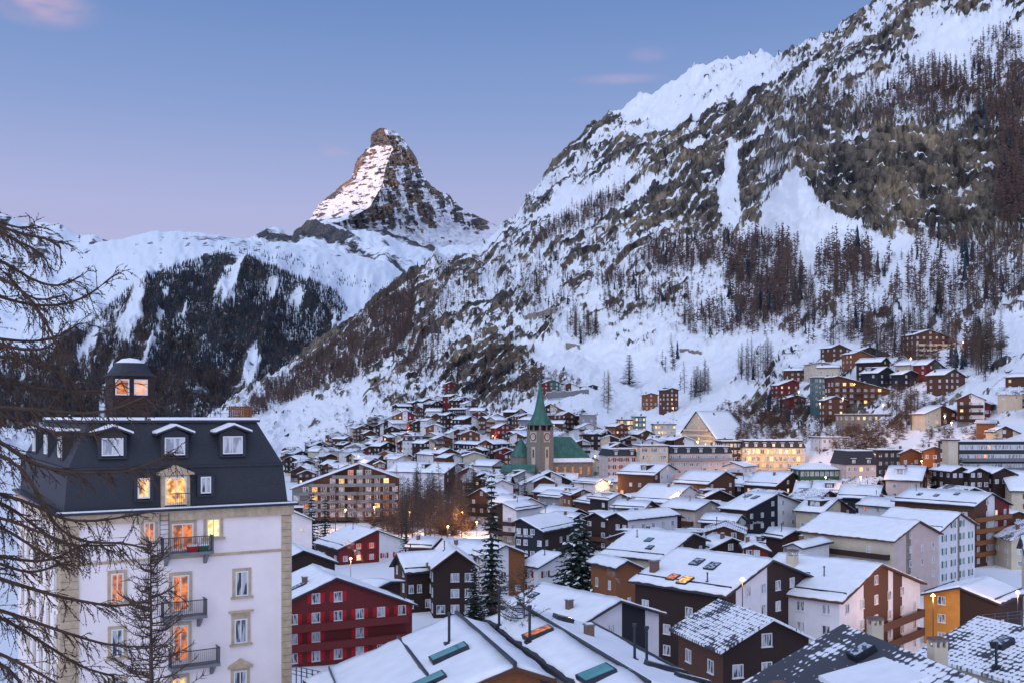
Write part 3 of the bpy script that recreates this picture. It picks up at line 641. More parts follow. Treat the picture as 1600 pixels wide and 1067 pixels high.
def house(label, A, D, yaw, Ru=None, L=None, EL=None, ER=None, wl=None, wr=None, pitch=20, base=None, vb=None,
          zones=((1, 'brown'),), side=None, rightside=None, near=None, cols=3, storey=2.75, lit=.08, shut=None, balc=0, balm='brown', cat='house', name='chalet',
          group=None, snow='snow', chim=1, skylights=(), root=None, og=.8, oe=.7, win=(1.15, 1.3), fascia='roof', seed=None, litkinds=('lit', 'lit_y', 'lit_r'), rooftype=None, anchor='A', prob=.9, sidecols=None, th=.26, zoff=1.2, balside=0, ridge=()):
    seed = seed if seed is not None else len(HOUSES)*13 + 5; rr = random.Random(seed)
    y_ = R(yaw); t = (math.cos(y_), math.sin(y_)); bk = (-math.sin(y_), math.cos(y_))
    Ap = P(A[0], A[1], D)
    if anchor == 'R':
        Ap = Vector((Ap.x - bk[0]*L, Ap.y - bk[1]*L, Ap.z))
    if L is None: L = max(5, along(Ap, bk, Ru))
    if wl is None: wl = -along(Ap, t, EL)
    if wr is None: wr = along(Ap, t, ER)
    wl = max(wl, 2.2); wr = max(wr, 2.2)
    near = (D < 215) if near is None else near
    tp = math.tan(R(pitch))
    if base is None and vb is not None: base = (CY - vb) / F * D
    if base is None:
        zs = []
        for (a, c) in ((-wl, 0), (wr, 0), (-wl, L), (wr, L)):
            zs.append(ground_z(Ap.x + t[0]*a + bk[0]*c, max(20, Ap.y + t[1]*a + bk[1]*c)))
        base = min(zs) - .3
    H = Ap.z - base
    if root is None:
        root = empty(name, (Ap.x, Ap.y, base), y_); tag(root, label, cat, group)
        off = Vector((0, 0, 0)); rz0 = 0.0
        HOUSES.append((A[0], D, Ap.x + bk[0]*L/2 + t[0]*(wr-wl)/2, Ap.y + bk[1]*L/2 + t[1]*(wr-wl)/2, (wl+wr+L)/4 + .5, root, base))
        par = root; loc0 = None
    else:       # a wing of a house built before: place relative to it
        d = Vector((Ap.x, Ap.y, base)) - root.location; c_, s_ = math.cos(-root.rotation_euler.z), math.sin(-root.rotation_euler.z)
        loc0 = Vector((d.x*c_ - d.y*s_, d.x*s_ + d.y*c_, d.z)); rz0 = y_ - root.rotation_euler.z; par = root
    Mx = Matrix.Rotation(rz0, 4, 'Z'); 
    def tr(x, y, z):
        v = Vector((x, y, z))
        return v if loc0 is None else loc0 + Mx @ v
    def place(o): 
        if loc0 is not None: o.location = loc0; o.rotation_euler = (0, 0, rz0)
        return o
    rt = .24                                              # roof thickness
    zr = lambda x: H - th - abs(x)*tp                     # top of the roof boards
    zw = lambda x: zr(x) - rt - .02
    a, b_ = -(wl-oe), wr-oe; y0, y1 = og, max(og+2, L-og)
    # walls, one mesh, a material per vertical zone of the gable
    mats = []; 
    def mi(m):
        if M[m] not in mats: mats.append(M[m])
        return mats.index(M[m])
    sm_ = side or zones[0][1]; rm = rightside or zones[-1][1]
    wmb = MB(); tot = sum(z[0] for z in zones); x = a; cuts = []
    for fr_, mk in zones:
        x2 = x + (b_-a)*fr_/tot; cuts.append((x, x2, mk)); 
        for (yy, flip) in ((y0, False), (y1, True)):
            pts = [(x, yy, 0), (x2, yy, 0), (x2, yy, zw(x2))] + ([(0, yy, zw(0))] if x < -1e-3 and x2 > 1e-3 else []) + [(x, yy, zw(x))]
            wmb.quad(pts[::-1] if flip else pts, mi(mk))
        x = x2
    wmb.quad([(a, y1, 0), (a, y0, 0), (a, y0, zw(a)), (a, y1, zw(a))], mi(sm_)); wmb.quad([(b_, y0, 0), (b_, y1, 0), (b_, y1, zw(b_)), (b_, y0, zw(b_))], mi(rm))
    place(wmb.build('wall', mats, par))
    if label == 'x' and rr.random() < .6 and zones[0][1] in ('dkwood', 'brown', 'red', 'orange', 'black') and H > 7:
        pz = rr.choice([2.3, 2.6, 3.0]); q = MB(); q.box(a-.05, b_+.05, y0-.05, y1+.05, 0, pz); place(q.build('plinth', [M[rr.choice(['white', 'stone', 'cream', 'concrete'])]], par))
    # roof boards
    r_ = MB()
    for sgn, ww in ((-1, wl), (1, wr)):
        xs_ = [0, sgn*ww]
        top = [(0, 0, zr(0)), (0, L, zr(0)), (sgn*ww, L, zr(ww)), (sgn*ww, 0, zr(ww))]
        bot = [(p[0], p[1], p[2]-rt) for p in top]
        if sgn < 0: r_.prism(bot, top)
        else: r_.prism(bot[::-1], top[::-1])
    rmat = M['roof'] if fascia == 'roof' else M[fascia]
    ro = place(r_.build('roof', [M[rooftype]] if rooftype else [rmat], par))
    # snow
    if snow:
        s_ = MB(); cell = .8 if near else 2.2
        for sgn, ww in ((-1, wl), (1, wr)):
            nx = max(2, int(ww/cell)); ny = max(2, int(L/cell)); nx = min(nx, 30); ny = min(ny, 40)
            xa, xb = (-ww+.12, 0) if sgn < 0 else (0, ww-.12)
            snow_slab(s_, xa, xb, .16, L-.16, zr, nx, ny, th, .10 if near else .06, seed+sgn, sgn)
        s_.build('snow_cover', [M[snow]], ro, smooth=True)
    if snow and D < 380 and rr.random() < .65:
        for sgn, ww in ((-1, wl), (1, wr)):
            if ww < 4: continue
            xx = sgn*ww*.84; q = MB(); z_ = zr(xx); q.box(xx-.03, xx+.03, .4, L-.4, z_+th*.6, z_+th+.16)
            q.build('snow_guard', [M['metal']], ro)
    for xr_ in ridge:
        q = MB(); z_ = zr(xr_) + th; q.box(xr_-.10, xr_+.10, -.02, L+.02, z_-.25, z_+(.09 if xr_ == 0 else .07)); q.build('ridge_cap', [M['metal']], ro)
    if snow and label and D > 195 and wl > 4.3 and L > 8 and not skylights and rr.random() < .34:
        for sgn, ww in ((-1, wl),) + (((1, wr),) if rr.random() < .4 else ()):
            xo, xi = sgn*ww*.66, sgn*ww*.24; yc = L*rr.uniform(.35, .65); hw_ = rr.choice([.9, 1.2, 2.0]); ztop = zr(xi) + th + .12; q = MB()
            lo, hi_ = min(xo, xi), max(xo, xi); q.box(lo, hi_, yc-hw_, yc+hw_, zr(xo)-.2, ztop-.06, 0); q.box(lo-.3, hi_+.2, yc-hw_-.3, yc+hw_+.3, ztop-.057, ztop+.06, 1); q.box(lo-.26, hi_+.2, yc-hw_-.26, yc+hw_+.26, ztop+.063, ztop+.3, 2)
            xw = xo + sgn*.01; z0_ = zr(xo)+th+.12
            if ztop-.2 > z0_+.3: q.quad([(xw, yc-hw_*.7, z0_), (xw, yc-hw_*.7, ztop-.2), (xw, yc+hw_*.7, ztop-.2), (xw, yc+hw_*.7, z0_)][::(1 if sgn < 0 else -1)], 3)
            q.build('dormer', [M['dkwood'] if rr.random() < .7 else M['white'], M['roof'], M['snow'], M['pane_curt']], ro)
    for k in range(chim):
        xx = rr.uniform(-.5, -.15)*wl if rr.random() < .65 else rr.uniform(.1, .4)*wr
        chimney(ro, xx, rr.uniform(.25, .8)*L, zr(xx), 0 if rr.random() < .6 else 1)
    for sk in skylights:
        fx, fy = sk[0], sk[1]; xx = fx*(wl if fx < 0 else wr)
        if isinstance(sk[2], str) and sk[2][:4] == 'chim': chimney(ro, xx, fy*L, zr(xx), int(sk[2][4]), sk[3] if len(sk) > 3 else 1)
        else: skylight(ro, xx, fy*L, lambda q: zr(q), 1, sk[2], sk[3], sk[4] if len(sk) > 4 else None)
    # windows on the gable
    ww_, wh = win; nst = max(1, int((H - th - .6) / storey) + 1)
    cam_local = lambda nx, ny: (-(Ap.x)*nx - (Ap.y)*ny)
    def pick():
        q = rr.random()
        if q < lit: return rr.choice(litkinds)
        return 'pane_curt' if rr.random() < .45 else 'pane'
    nbalc = 0
    if cols:
        for k in range(nst):
            z = k*storey + zoff
            for c in range(cols):
                x = a + (b_-a)*(c+.5)/cols
                if z + wh + .45 > zw(x) or z + wh > zw(x + (ww_*.6 if x > 0 else -ww_*.6)) - .1: continue
                if rr.random() > prob: continue
                put_window(par, *tr(x, y0-.0, z), rz0, pick(), ww_, wh, near, shut)
        # back gable
        if near:
            for k in range(nst):
                z = k*storey + zoff
                for c in range(cols):
                    x = a + (b_-a)*(c+.5)/cols
                    if z + wh + .5 > zw(x + (ww_*.6 if x > 0 else -ww_*.6)): continue
                    if k >= nst-3: put_window(par, *tr(x, y1, z), rz0+math.pi, 'pane', ww_, wh, False)
    # side walls
    for sgn, xx in ((-1, a), (1, b_)):
        nrm = (sgn*t[0], sgn*t[1]); vis = cam_local(*nrm) + sgn*0
        ex = Ap.x + t[0]*xx; ey = Ap.y + t[1]*xx; vis = -(ex*nrm[0] + ey*nrm[1])
        if vis < -.25*D: continue
        n = sidecols if sidecols is not None else max(1, int((y1-y0)/3.4))
        for k in range(nst):
            z = k*storey + zoff
            if z + wh + .2 > zw(xx): continue
            for c in range(n):
                if rr.random() > prob*.9: continue
                put_window(par, *tr(xx, y0 + (y1-y0)*(c+.5)/n, z), rz0 + sgn*math.pi/2, pick(), ww_, wh, near, shut)
    # balconies across the gable
    def rail(bmb, x0, x1, ya, yb, z):
        bmb.box(x0, x1, ya, yb, z-.16, z, 0)
        bmb.box(x0, x1, ya, ya+.06, z, z+.92, 0)
        bmb.box(x0, x0+.06, ya+.06, yb, z, z+.92, 0); bmb.box(x1-.06, x1, ya+.06, yb, z, z+.92, 0)
        bmb.box(x0-.02, x1+.02, ya-.03, ya+.09, z+.92, z+.98, 0)
    for k in range(balc):
        z = (k+1)*storey + zoff - .85
        f0, f1 = (.04, .96) if not isinstance(balc, tuple) else balc
        x0, x1 = a + (b_-a)*f0, a + (b_-a)*f1
        while z + 1.0 > zw(x0) and x0 < -1: x0 += .5
        while z + 1.0 > zw(x1) and x1 > 1: x1 -= .5
        if z + 1.6 > H or x1-x0 < 2: continue
        q = MB(); rail(q, x0, x1, y0-1.15, y0, z); place(q.build('balcony', [M[balm]], par))
    for k in range(balside):
        z = (k+1)*storey + zoff - .85
        if z + 1.2 > zw(a): continue
        q = MB(); q.box(a-1.0, a, y0+.6, y1-.6, z-.16, z); q.box(a-1.0, a-.94, y0+.6, y1-.6, z, z+.92); q.box(a-.94, a, y0+.6, y0+.66, z, z+.92); q.box(a-.94, a, y1-.66, y1-.6, z, z+.92)
        place(q.build('balcony', [M[balm]], par))
    return root

def block(label, uL, uR, vt, D, yaw, depth, wallm, cols, rows, vb=None, base=None, roof='flat', roofm='slate', name='hotel', cat='hotel', lit=.1, storey=2.9, win=(1.2, 1.5), litkinds=('lit', 'lit_y', 'lit_r'),
          man=2.6, shut=None, balc=(), balm='frame', near=None, group=None, topz=None, rib=None, zoff=None, litrow=None, fm='frame'):
    """upright block seen from its front wall: left and right top corner pixels of the wall, flat, mansard or low hipped roof"""
    rr = random.Random(int(uL*7 + vt)); y_ = R(yaw); t = (math.cos(y_), math.sin(y_)); bk = (-math.sin(y_), math.cos(y_))
    C = P(uL, vt, D); W = along(C, t, uR); near = (D < 215) if near is None else near
    if base is None and vb is not None: base = (CY - vb)/F*D
    if base is None: base = min(ground_z(C.x+t[0]*a+bk[0]*b, C.y+t[1]*a+bk[1]*b) for a in (0, W) for b in (0, depth)) - .3
    H = C.z - base
    root = empty(name, (C.x, C.y, base), y_); tag(root, label, cat, group)
    HOUSES.append((uL, D, C.x+t[0]*W/2+bk[0]*depth/2, C.y+t[1]*W/2+bk[1]*depth/2, (W+depth)/4+1, root, base))
    m = MB(); hw = H - (man if roof == 'mansard' else 0)
    m.box(0, W, 0, depth, 0, hw); 
    m.build('wall', [M[wallm]], root)
    r_ = MB(); s_ = MB()
    if roof == 'mansard':
        i = .9; bot = [(-.3, -.3, hw), (W+.3, -.3, hw), (W+.3, depth+.3, hw), (-.3, depth+.3, hw)]; top = [(i, i, H), (W-i, i, H), (W-i, depth-i, H), (i, depth-i, H)]
        r_.prism(bot, top); r_.box(i-.2, W-i+.2, i-.2, depth-i+.2, H+.003, H+.15); s_.box(i-.15, W-i+.15, i-.15, depth-i+.15, H+.153, H+.4)
    elif roof == 'hip':
        o = .7; q = min(W, depth)*.42; hh = q*.42
        bot = [(-o, -o, H), (W+o, -o, H), (W+o, depth+o, H), (-o, depth+o, H)]; top = [(q, q, H+hh), (W-q, q, H+hh), (W-q, depth-q, H+hh), (q, depth-q, H+hh)]
        r_.prism([(p[0], p[1], p[2]-.25) for p in bot], bot); r_.prism([(p[0], p[1], p[2]+.003) for p in bot], top)
        c = .1; s_.prism([(-o+c, -o+c, H+.05), (W+o-c, -o+c, H+.05), (W+o-c, depth+o-c, H+.05), (-o+c, depth+o-c, H+.05)], [(p[0], p[1], p[2]+.28) for p in top])
    else:
        o = .45; r_.box(-o, W+o, -o, depth+o, H+.003, H+.35); s_.box(-o+.08, W+o-.08, -o+.08, depth+o-.08, H+.353, H+.62)
    ro = r_.build('roof', [M[roofm]], root); s_.build('snow_cover', [M['snow']], ro)
    chimney(ro, W*rr.uniform(.2, .8), depth*.6, H + (.4 if roof != 'hip' else 1.0), 0, 1.1)
    ww, wh = win
    def pick(k):
        q = rr.random(); l_ = lit if litrow is None else litrow.get(k, lit)
        if q < l_: return rr.choice(litkinds)
        return 'pane_curt' if rr.random() < .35 else 'pane'
    z0 = zoff if zoff is not None else None
    for k in range(rows):
        z = hw - (rows-k)*storey + (storey-wh)*.5 if z0 is None else z0 + k*storey
        if z < 0: continue
        for c in range(cols):
            put_window(root, W*(c+.5)/cols, 0, z, 0, pick(k), ww, wh, near, shut, fm=fm)
        ns = max(1, int(depth/3.6))
        for sgn, xx in ((-1, 0), (1, W)):
            vis = -((C.x+t[0]*xx)*sgn*t[0] + (C.y+t[1]*xx)*sgn*t[1])
            if vis < -.1*D: continue
            for c in range(ns): put_window(root, xx, depth*(c+.5)/ns, z, sgn*math.pi/2, pick(k), ww, wh, near, None, fm=fm)
        if k in balc:
            q = MB(); zb = z - .5; q.box(.3, W-.3, -1.1, 0, zb-.15, zb); q.box(.3, W-.3, -1.1, -1.04, zb, zb+.9); q.box(.3, .36, -1.04, 0, zb, zb+.9); q.box(W-.36, W-.3, -1.04, 0, zb, zb+.9)
            q.build('balcony', [M[balm]], root)
    if roof == 'mansard':
        for c in range(max(2, cols//2)):
            x = W*(c+.5)/max(2, cols//2); q = MB(); q.box(x-.8, x+.8, -.05, 1.4, hw+.35, hw+1.95, 0); q.box(x-1.0, x+1.0, -.25, 1.6, hw+1.953, hw+2.1, 0); q.box(x-.95, x+.95, -.2, 1.55, hw+2.103, hw+2.25, 1)
            dm = q.build('dormer', [M[roofm], M['snow']], root)
            f, p = win_data(pick(rows), 1.1, 1.2, False); link('window', f, dm, (x, -.05, hw+.5))
    return root
# ------------------------------------------------------------------ village buildings, the large ones read off one by one
# foreground roofs
house('closest snow roof with two long teal skylights and one tall flue pipe', (805,1036), 55, 15.7, L=15.1, wl=10.5, wr=2.4, pitch=20, zones=((1,'orange'),), cols=3, chim=0, balc=1, balm='orange', side='white', name='chalet', fascia='brown',
      skylights=((-.42,.20,1.0,2.2),(-.22,.43,1.0,2.2),(-.38,-.02,.9,1.2),(-.17,.60,'chim1',1.1),(-.80,.12,'chim0',.7)), base=-27, th=.2, ridge=(0, -4.06))
house('long snow roof with a row of tall pipes, right of the closest snow roof', (1015,1066), 50.5, 16.9, L=22.5, wl=2.6, wr=6.6, pitch=17, zones=((1,'orange'),), cols=2, chim=0, side='white', fascia='roof', base=-27, th=.2, ridge=(0,),
      skylights=((-.55,.16,1.3,1.7),(-.5,.62,.9,1.7,'lit_r'),(-.78,.60,'chim1',1.3),(-.9,.86,'chim1',1.4),(.3,.60,'chim0',.8),(.45,.38,'chim1',1.2),(.6,.4,'chim1',1.2),(.62,.3,.35,2.4),(.75,.22,.35,2.0),(.35,.86,.8,1.1)))
slate_ = house('dark slate roof with patchy snow, chimney pots and an aerial, in the bottom right corner', (1523,1050), 50, 10, L=13.2, wl=11, wr=8, pitch=26.6, zones=((1,'dkwood'),), cols=3, chim=0, rooftype='tile_bare', snow=None, base=-26,
      skylights=((-.62,.60,'chim2',.8),(-.14,.62,.9,1.2,'pane'),(.18,.9,'chim2',.75),(.12,.35,'chim2',.8)))
house('wide tile roof under thin snow at the right edge below the snowy car park', (1528,956), 80, 22, L=18, wl=6.6, wr=7, pitch=20, anchor='R', zones=((1,'cream'),), cols=3, chim=0, rooftype='tile_snow', snow=None, base=-27,
      skylights=((-.45,.72,.9,1.2,'pane'),(-.35,.28,1.1,1.7,'pane'),(-.2,.42,1.0,1.3,'pane'),(-.85,.62,'chim1',1)))
house('dark brown chalet under a snow dotted tile roof before the broad skylight house', (1210,961), 95, 17.5, Ru=1122, EL=1126, ER=1281, pitch=26, zones=((1,'dkwood'),), side='brown', cols=3, chim=0, lit=.1, rooftype='tile_snow', snow=None, balc=1, balm='dkwood')
house('black and white gabled house just right of the row of tall pipes', (972,934), 110, 38, Ru=842, EL=905, ER=1044, pitch=18, zones=((.1,'dkwood'),(.42,'white'),(.30,'black'),(.18,'white')), cols=4, chim=0, balc=0, lit=0, prob=.6, side='dkwood',
      skylights=((-.5,.8,.8,1.1,'pane'),(-.62,.3,'chim0',1)))
house('broad house in dark wood and white render with four skylights on its snow covered roof', (1210,871), 131, 43, Ru=1057, EL=1135, ER=1281, pitch=18, zones=((.12,'dkwood'),(.34,'white'),(.54,'dkwood')), side='dkwood', cols=6, chim=0, lit=.02, balc=2, balm='dkwood', skylights=((-.35,.60,1.3,1.8,'pane'),(-.4,.42,1.4,1.9,'pane'),(-.72,.86,'chim0',1.5),(-.80,.62,1.2,1.5,'lit_r'),(-.83,.48,1.4,1.9,'lit'),(-.75,.3,'chim1',.7)))
house('white and reddish brown apartment house with a dark dormer in its snow roof', (1380,878), 138, 46.8, Ru=1215, EL=1317, ER=1449, pitch=16, zones=((.27,'white'),(.30,'brown'),(.06,'white'),(.12,'brown'),(.25,'white')), side='white', cols=6, chim=0, lit=.05, fascia='brown', balc=2, balm='brown',
      skylights=((-.32,.72,'chim2',1.4),(-.5,.35,'chim1',.9)))
house('red wooden chalet of four floors with bright red shutters beside the pale hotel', (527,899), 140, 26, L=14, wl=11.5, ER=654, pitch=22, zones=((.16,'white'),(.84,'red')), side='white', cols=7, chim=1, lit=.06, shut='brightred', balc=2, balm='red', win=(1.2,1.4), storey=2.7, skylights=((-.5,.6,.9,1.3,'pane'),(-.4,.3,1.2,2.4,'pane'),(-.6,.4,'chim1',.9)))
house('red house with a white right half behind the red chalet with shutters', (590,826), 245, 33, Ru=548, EL=527, ER=636, pitch=21, zones=((.62,'red'),(.38,'white')), side='dkwood', cols=5, lit=.16, near=True, shut='brightred', balc=0, win=(1.1,1.3))
r = house('large dark brown chalet with cross gable, right of the red chalet with shutters', (713,857), 174, 10, L=13, EL=672, ER=751, pitch=36, zones=((1,'dkwood'),), cols=3, chim=1, lit=.05, win=(1.5,1.5), near=True, fascia='brown')
house('', (619,862), 182, -66, Ru=707, wl=4.5, wr=4.6, pitch=33, zones=((1,'dkwood'),), cols=2, chim=1, lit=.0, win=(.9,1.5), near=True, root=r, sidecols=6, prob=1.0)
house('brown house with white gable top behind the big dark spruce', (791,849), 196, 20, L=13, EL=750, ER=827, pitch=23, zones=((.62,'white'),(.38,'orange')), cols=3, lit=.0, chim=1, near=True)
house('dark timber house with two painted white words, left of the broad spruce', (812,808), 250, -30, Ru=872, EL=799, ER=850, pitch=24, zones=((1,'black'),), rightside='dkwood', cols=4, lit=.06, near=True, win=(1.2,1.4))
house('white gabled house with small dark windows behind the dark lettered chalet', (830,776), 300, 30, Ru=784, EL=808, ER=863, pitch=24, zones=((1,'white'),), cols=4, lit=0, win=(.9,1.4))
house('wide chalet with white centre panel between dark timber bays, in front of the church nave', (861,735), 380, 3, L=14, EL=812, ER=918, pitch=24, zones=((.2,'white'),(.26,'dkwood'),(.17,'white'),(.27,'dkwood'),(.1,'white')), cols=7, lit=.12, win=(1.5,1.5), balc=1)
house('grey and white house with dark side wall and small dormer beside the street lamp', (970,769), 285, 35, Ru=936, EL=950, ER=998, pitch=20, zones=((.5,'white'),(.5,'grey')), side='black', cols=2, lit=0)
house('dark chalet with a long snowy roof and red brown balconies, right of the broad spruce', (962,799), 235, -48, Ru=1046, EL=943, ER=981, pitch=22, zones=((1,'dkwood'),), rightside='white', cols=3, lit=.1, balc=2, near=True)
house('house with very wide snow roof directly behind the broad skylight house', (1085,831), 190, 52, Ru=988, wl=13, wr=7, pitch=16, zones=((.5,'cream'),(.5,'dkwood')), side='cream', cols=4, lit=0, chim=0, skylights=((-.4,.5,1.2,1.6,'skyl'),(-.65,.35,1.0,1.5,'pane'),(-.3,.75,'chim1',.8)))
house('orange brown timber house with narrow gable, left of the broad skylight house', (982,873), 165, 30, L=9, EL=962, ER=1012, pitch=24, zones=((1,'orange'),), side='orange', cols=3, lit=.0, chim=0, win=(.7,1.5))
house('low house with white wall and red shutters behind the broad spruce', (880,862), 200, 42, Ru=846, wl=7, wr=7, pitch=18, zones=((1,'white'),), side='white', cols=3, shut='shut_r', lit=0)
house('tall pale house with four floors of single windows and snow free dormers on the roof', (1112,780), 275, 38, Ru=1052, EL=1087, ER=1130, pitch=20, zones=((1,'pink'),), side='pink', cols=2, lit=0, balside=2, balm='brown')
r24 = house('black and white apartment house with white lettering on its black half', (1217,769), 265, 40, Ru=1169, EL=1167, ER=1268, pitch=15, zones=((.5,'black'),(.5,'white')), side='brown', cols=6, lit=0, balside=3, balm='black', prob=.75, skylights=((-.3,.7,1.2,2.4,'pane'),(-.35,.4,1.2,2.4,'pane')))
house('pale pink apartment house with snowy roof and narrow stone strip up its gable', (1439,811), 195, 38, Ru=1285, EL=1398, ER=1475, pitch=20, zones=((.28,'pink'),(.10,'stone'),(.62,'pink')), side='cream', cols=4, lit=0, near=True, win=(.8,1.3), balside=3, balm='dkwood', fascia='brown', prob=.75)
house('white apartment house with green shutters beside the pale pink apartment house', (1503,799), 215, 38, Ru=1391, EL=1471, ER=1531, pitch=22, zones=((.5,'white'),(.06,'stone'),(.44,'white')), side='white', cols=4, lit=0, near=True, shut='shut_g', win=(1.0,1.4), prob=1.0, fascia='brown')
house('tall red brown balcony house with a white stair strip, near the right edge', (1552,768), 240, 38, Ru=1420, EL=1524, ER=1584, pitch=18, zones=((.38,'brown'),(.2,'white'),(.42,'red')), side='brown', cols=4, lit=.06, balc=4, balm='orange', skylights=((-.5,.75,.9,1.3,'pane'),(-.5,.55,.9,1.3,'pane'),(-.3,.35,.9,1.3,'pane'),(-.25,.85,'chim1',1)))
house('large cream hotel with red shutters and a broad snowy roof cut by the right edge', (1720,735), 285, 75, Ru=1560, wl=14, wr=10, pitch=20, zones=((1,'cream'),), side='cream', cols=5, lit=0, shut='shut_r', name='hotel', cat='hotel', sidecols=10, win=(.9,1.4))
house('small cream house with a clean white snow roof at the right edge', (1680,838), 172, 68, Ru=1594, wl=8, wr=7, pitch=22, zones=((1,'cream'),), cols=2, lit=0, sidecols=4)
house('low barn with an orange lit wall and dark timber gable beside the snowy car park', (1498,914), 150, -43, L=13.7, EL=1433, wr=6, pitch=17, zones=((.5,'lamplit_wall'),(.5,'dkwood')), rightside='dkwood', cols=2, lit=0, name='barn', cat='barn', chim=0, prob=.5)
house('long balcony building with orange panels and concrete piers under a wide snowy gable', (561,723), 330, 8, L=15, wl=22.5, wr=14, pitch=20, zones=((.2,'concrete'),(.2,'brown'),(.22,'dkwood'),(.04,'concrete'),(.34,'brown')), cols=12, lit=.22, balc=5, balm='concrete', name='apartment_building', cat='apartments', win=(1.8,1.8), chim=2, base=-34.5)
house('long white house with brown right end below the churchyard trees', (716,722), 430, 58, Ru=622, wl=10, wr=8, pitch=22, zones=((.5,'brown'),(.5,'white')), side='white', cols=3, lit=.05, sidecols=9)
house('white house with dark balcony partly hidden by the right edge of the pale hotel', (446,792), 228, 20, L=10, wl=8, ER=493, pitch=24, zones=((1,'white'),), cols=3, lit=0, balc=1, balm='dkwood')
house('low dark barn with snow on its roof between the pale hotel and the red chalet', (475,857), 176, 24, L=12, wl=8, ER=531, pitch=22, zones=((1,'dkwood'),), cols=2, lit=0, chim=0, name='barn', cat='barn', prob=.4)
house('low flat looking annex between the red chalet and the dark brown chalet', (612,905), 152, 60, Ru=576, wl=4, wr=4, pitch=8, zones=((1,'dkwood'),), cols=0, lit=0, chim=0, sidecols=1)
d_ = MB(); d_.prism([(-4.6, 2.6, 8), (-1.0, 2.6, 8), (-1.0, 6.4, 8), (-4.6, 6.4, 8)], [(-4.6, 2.6, 11.3), (-1.0, 2.6, 12.1), (-1.0, 6.4, 12.1), (-4.6, 6.4, 11.3)]); d_.prism([(-5.0, 2.3, 11.25), (-.6, 2.3, 12.22), (-.6, 6.7, 12.22), (-5.0, 6.7, 11.25)], [(-5.0, 2.3, 11.5), (-.6, 2.3, 12.47), (-.6, 6.7, 12.47), (-5.0, 6.7, 11.5)], 1)
d_.build('dormer', [M['dkwood'], M['snow']], slate_)
house('small snow roof with brick chimney behind the dark brown chalet', (690,838), 215, 70, Ru=646, wl=5, wr=5, pitch=18, zones=((1,'dkwood'),), cols=2, lit=0, near=False)
house('wide low snow roof between the dark brown chalet and the tall spruce', (764,842), 205, 68, Ru=694, wl=8, wr=6, pitch=20, zones=((1,'brown'),), cols=2, lit=0, near=False)
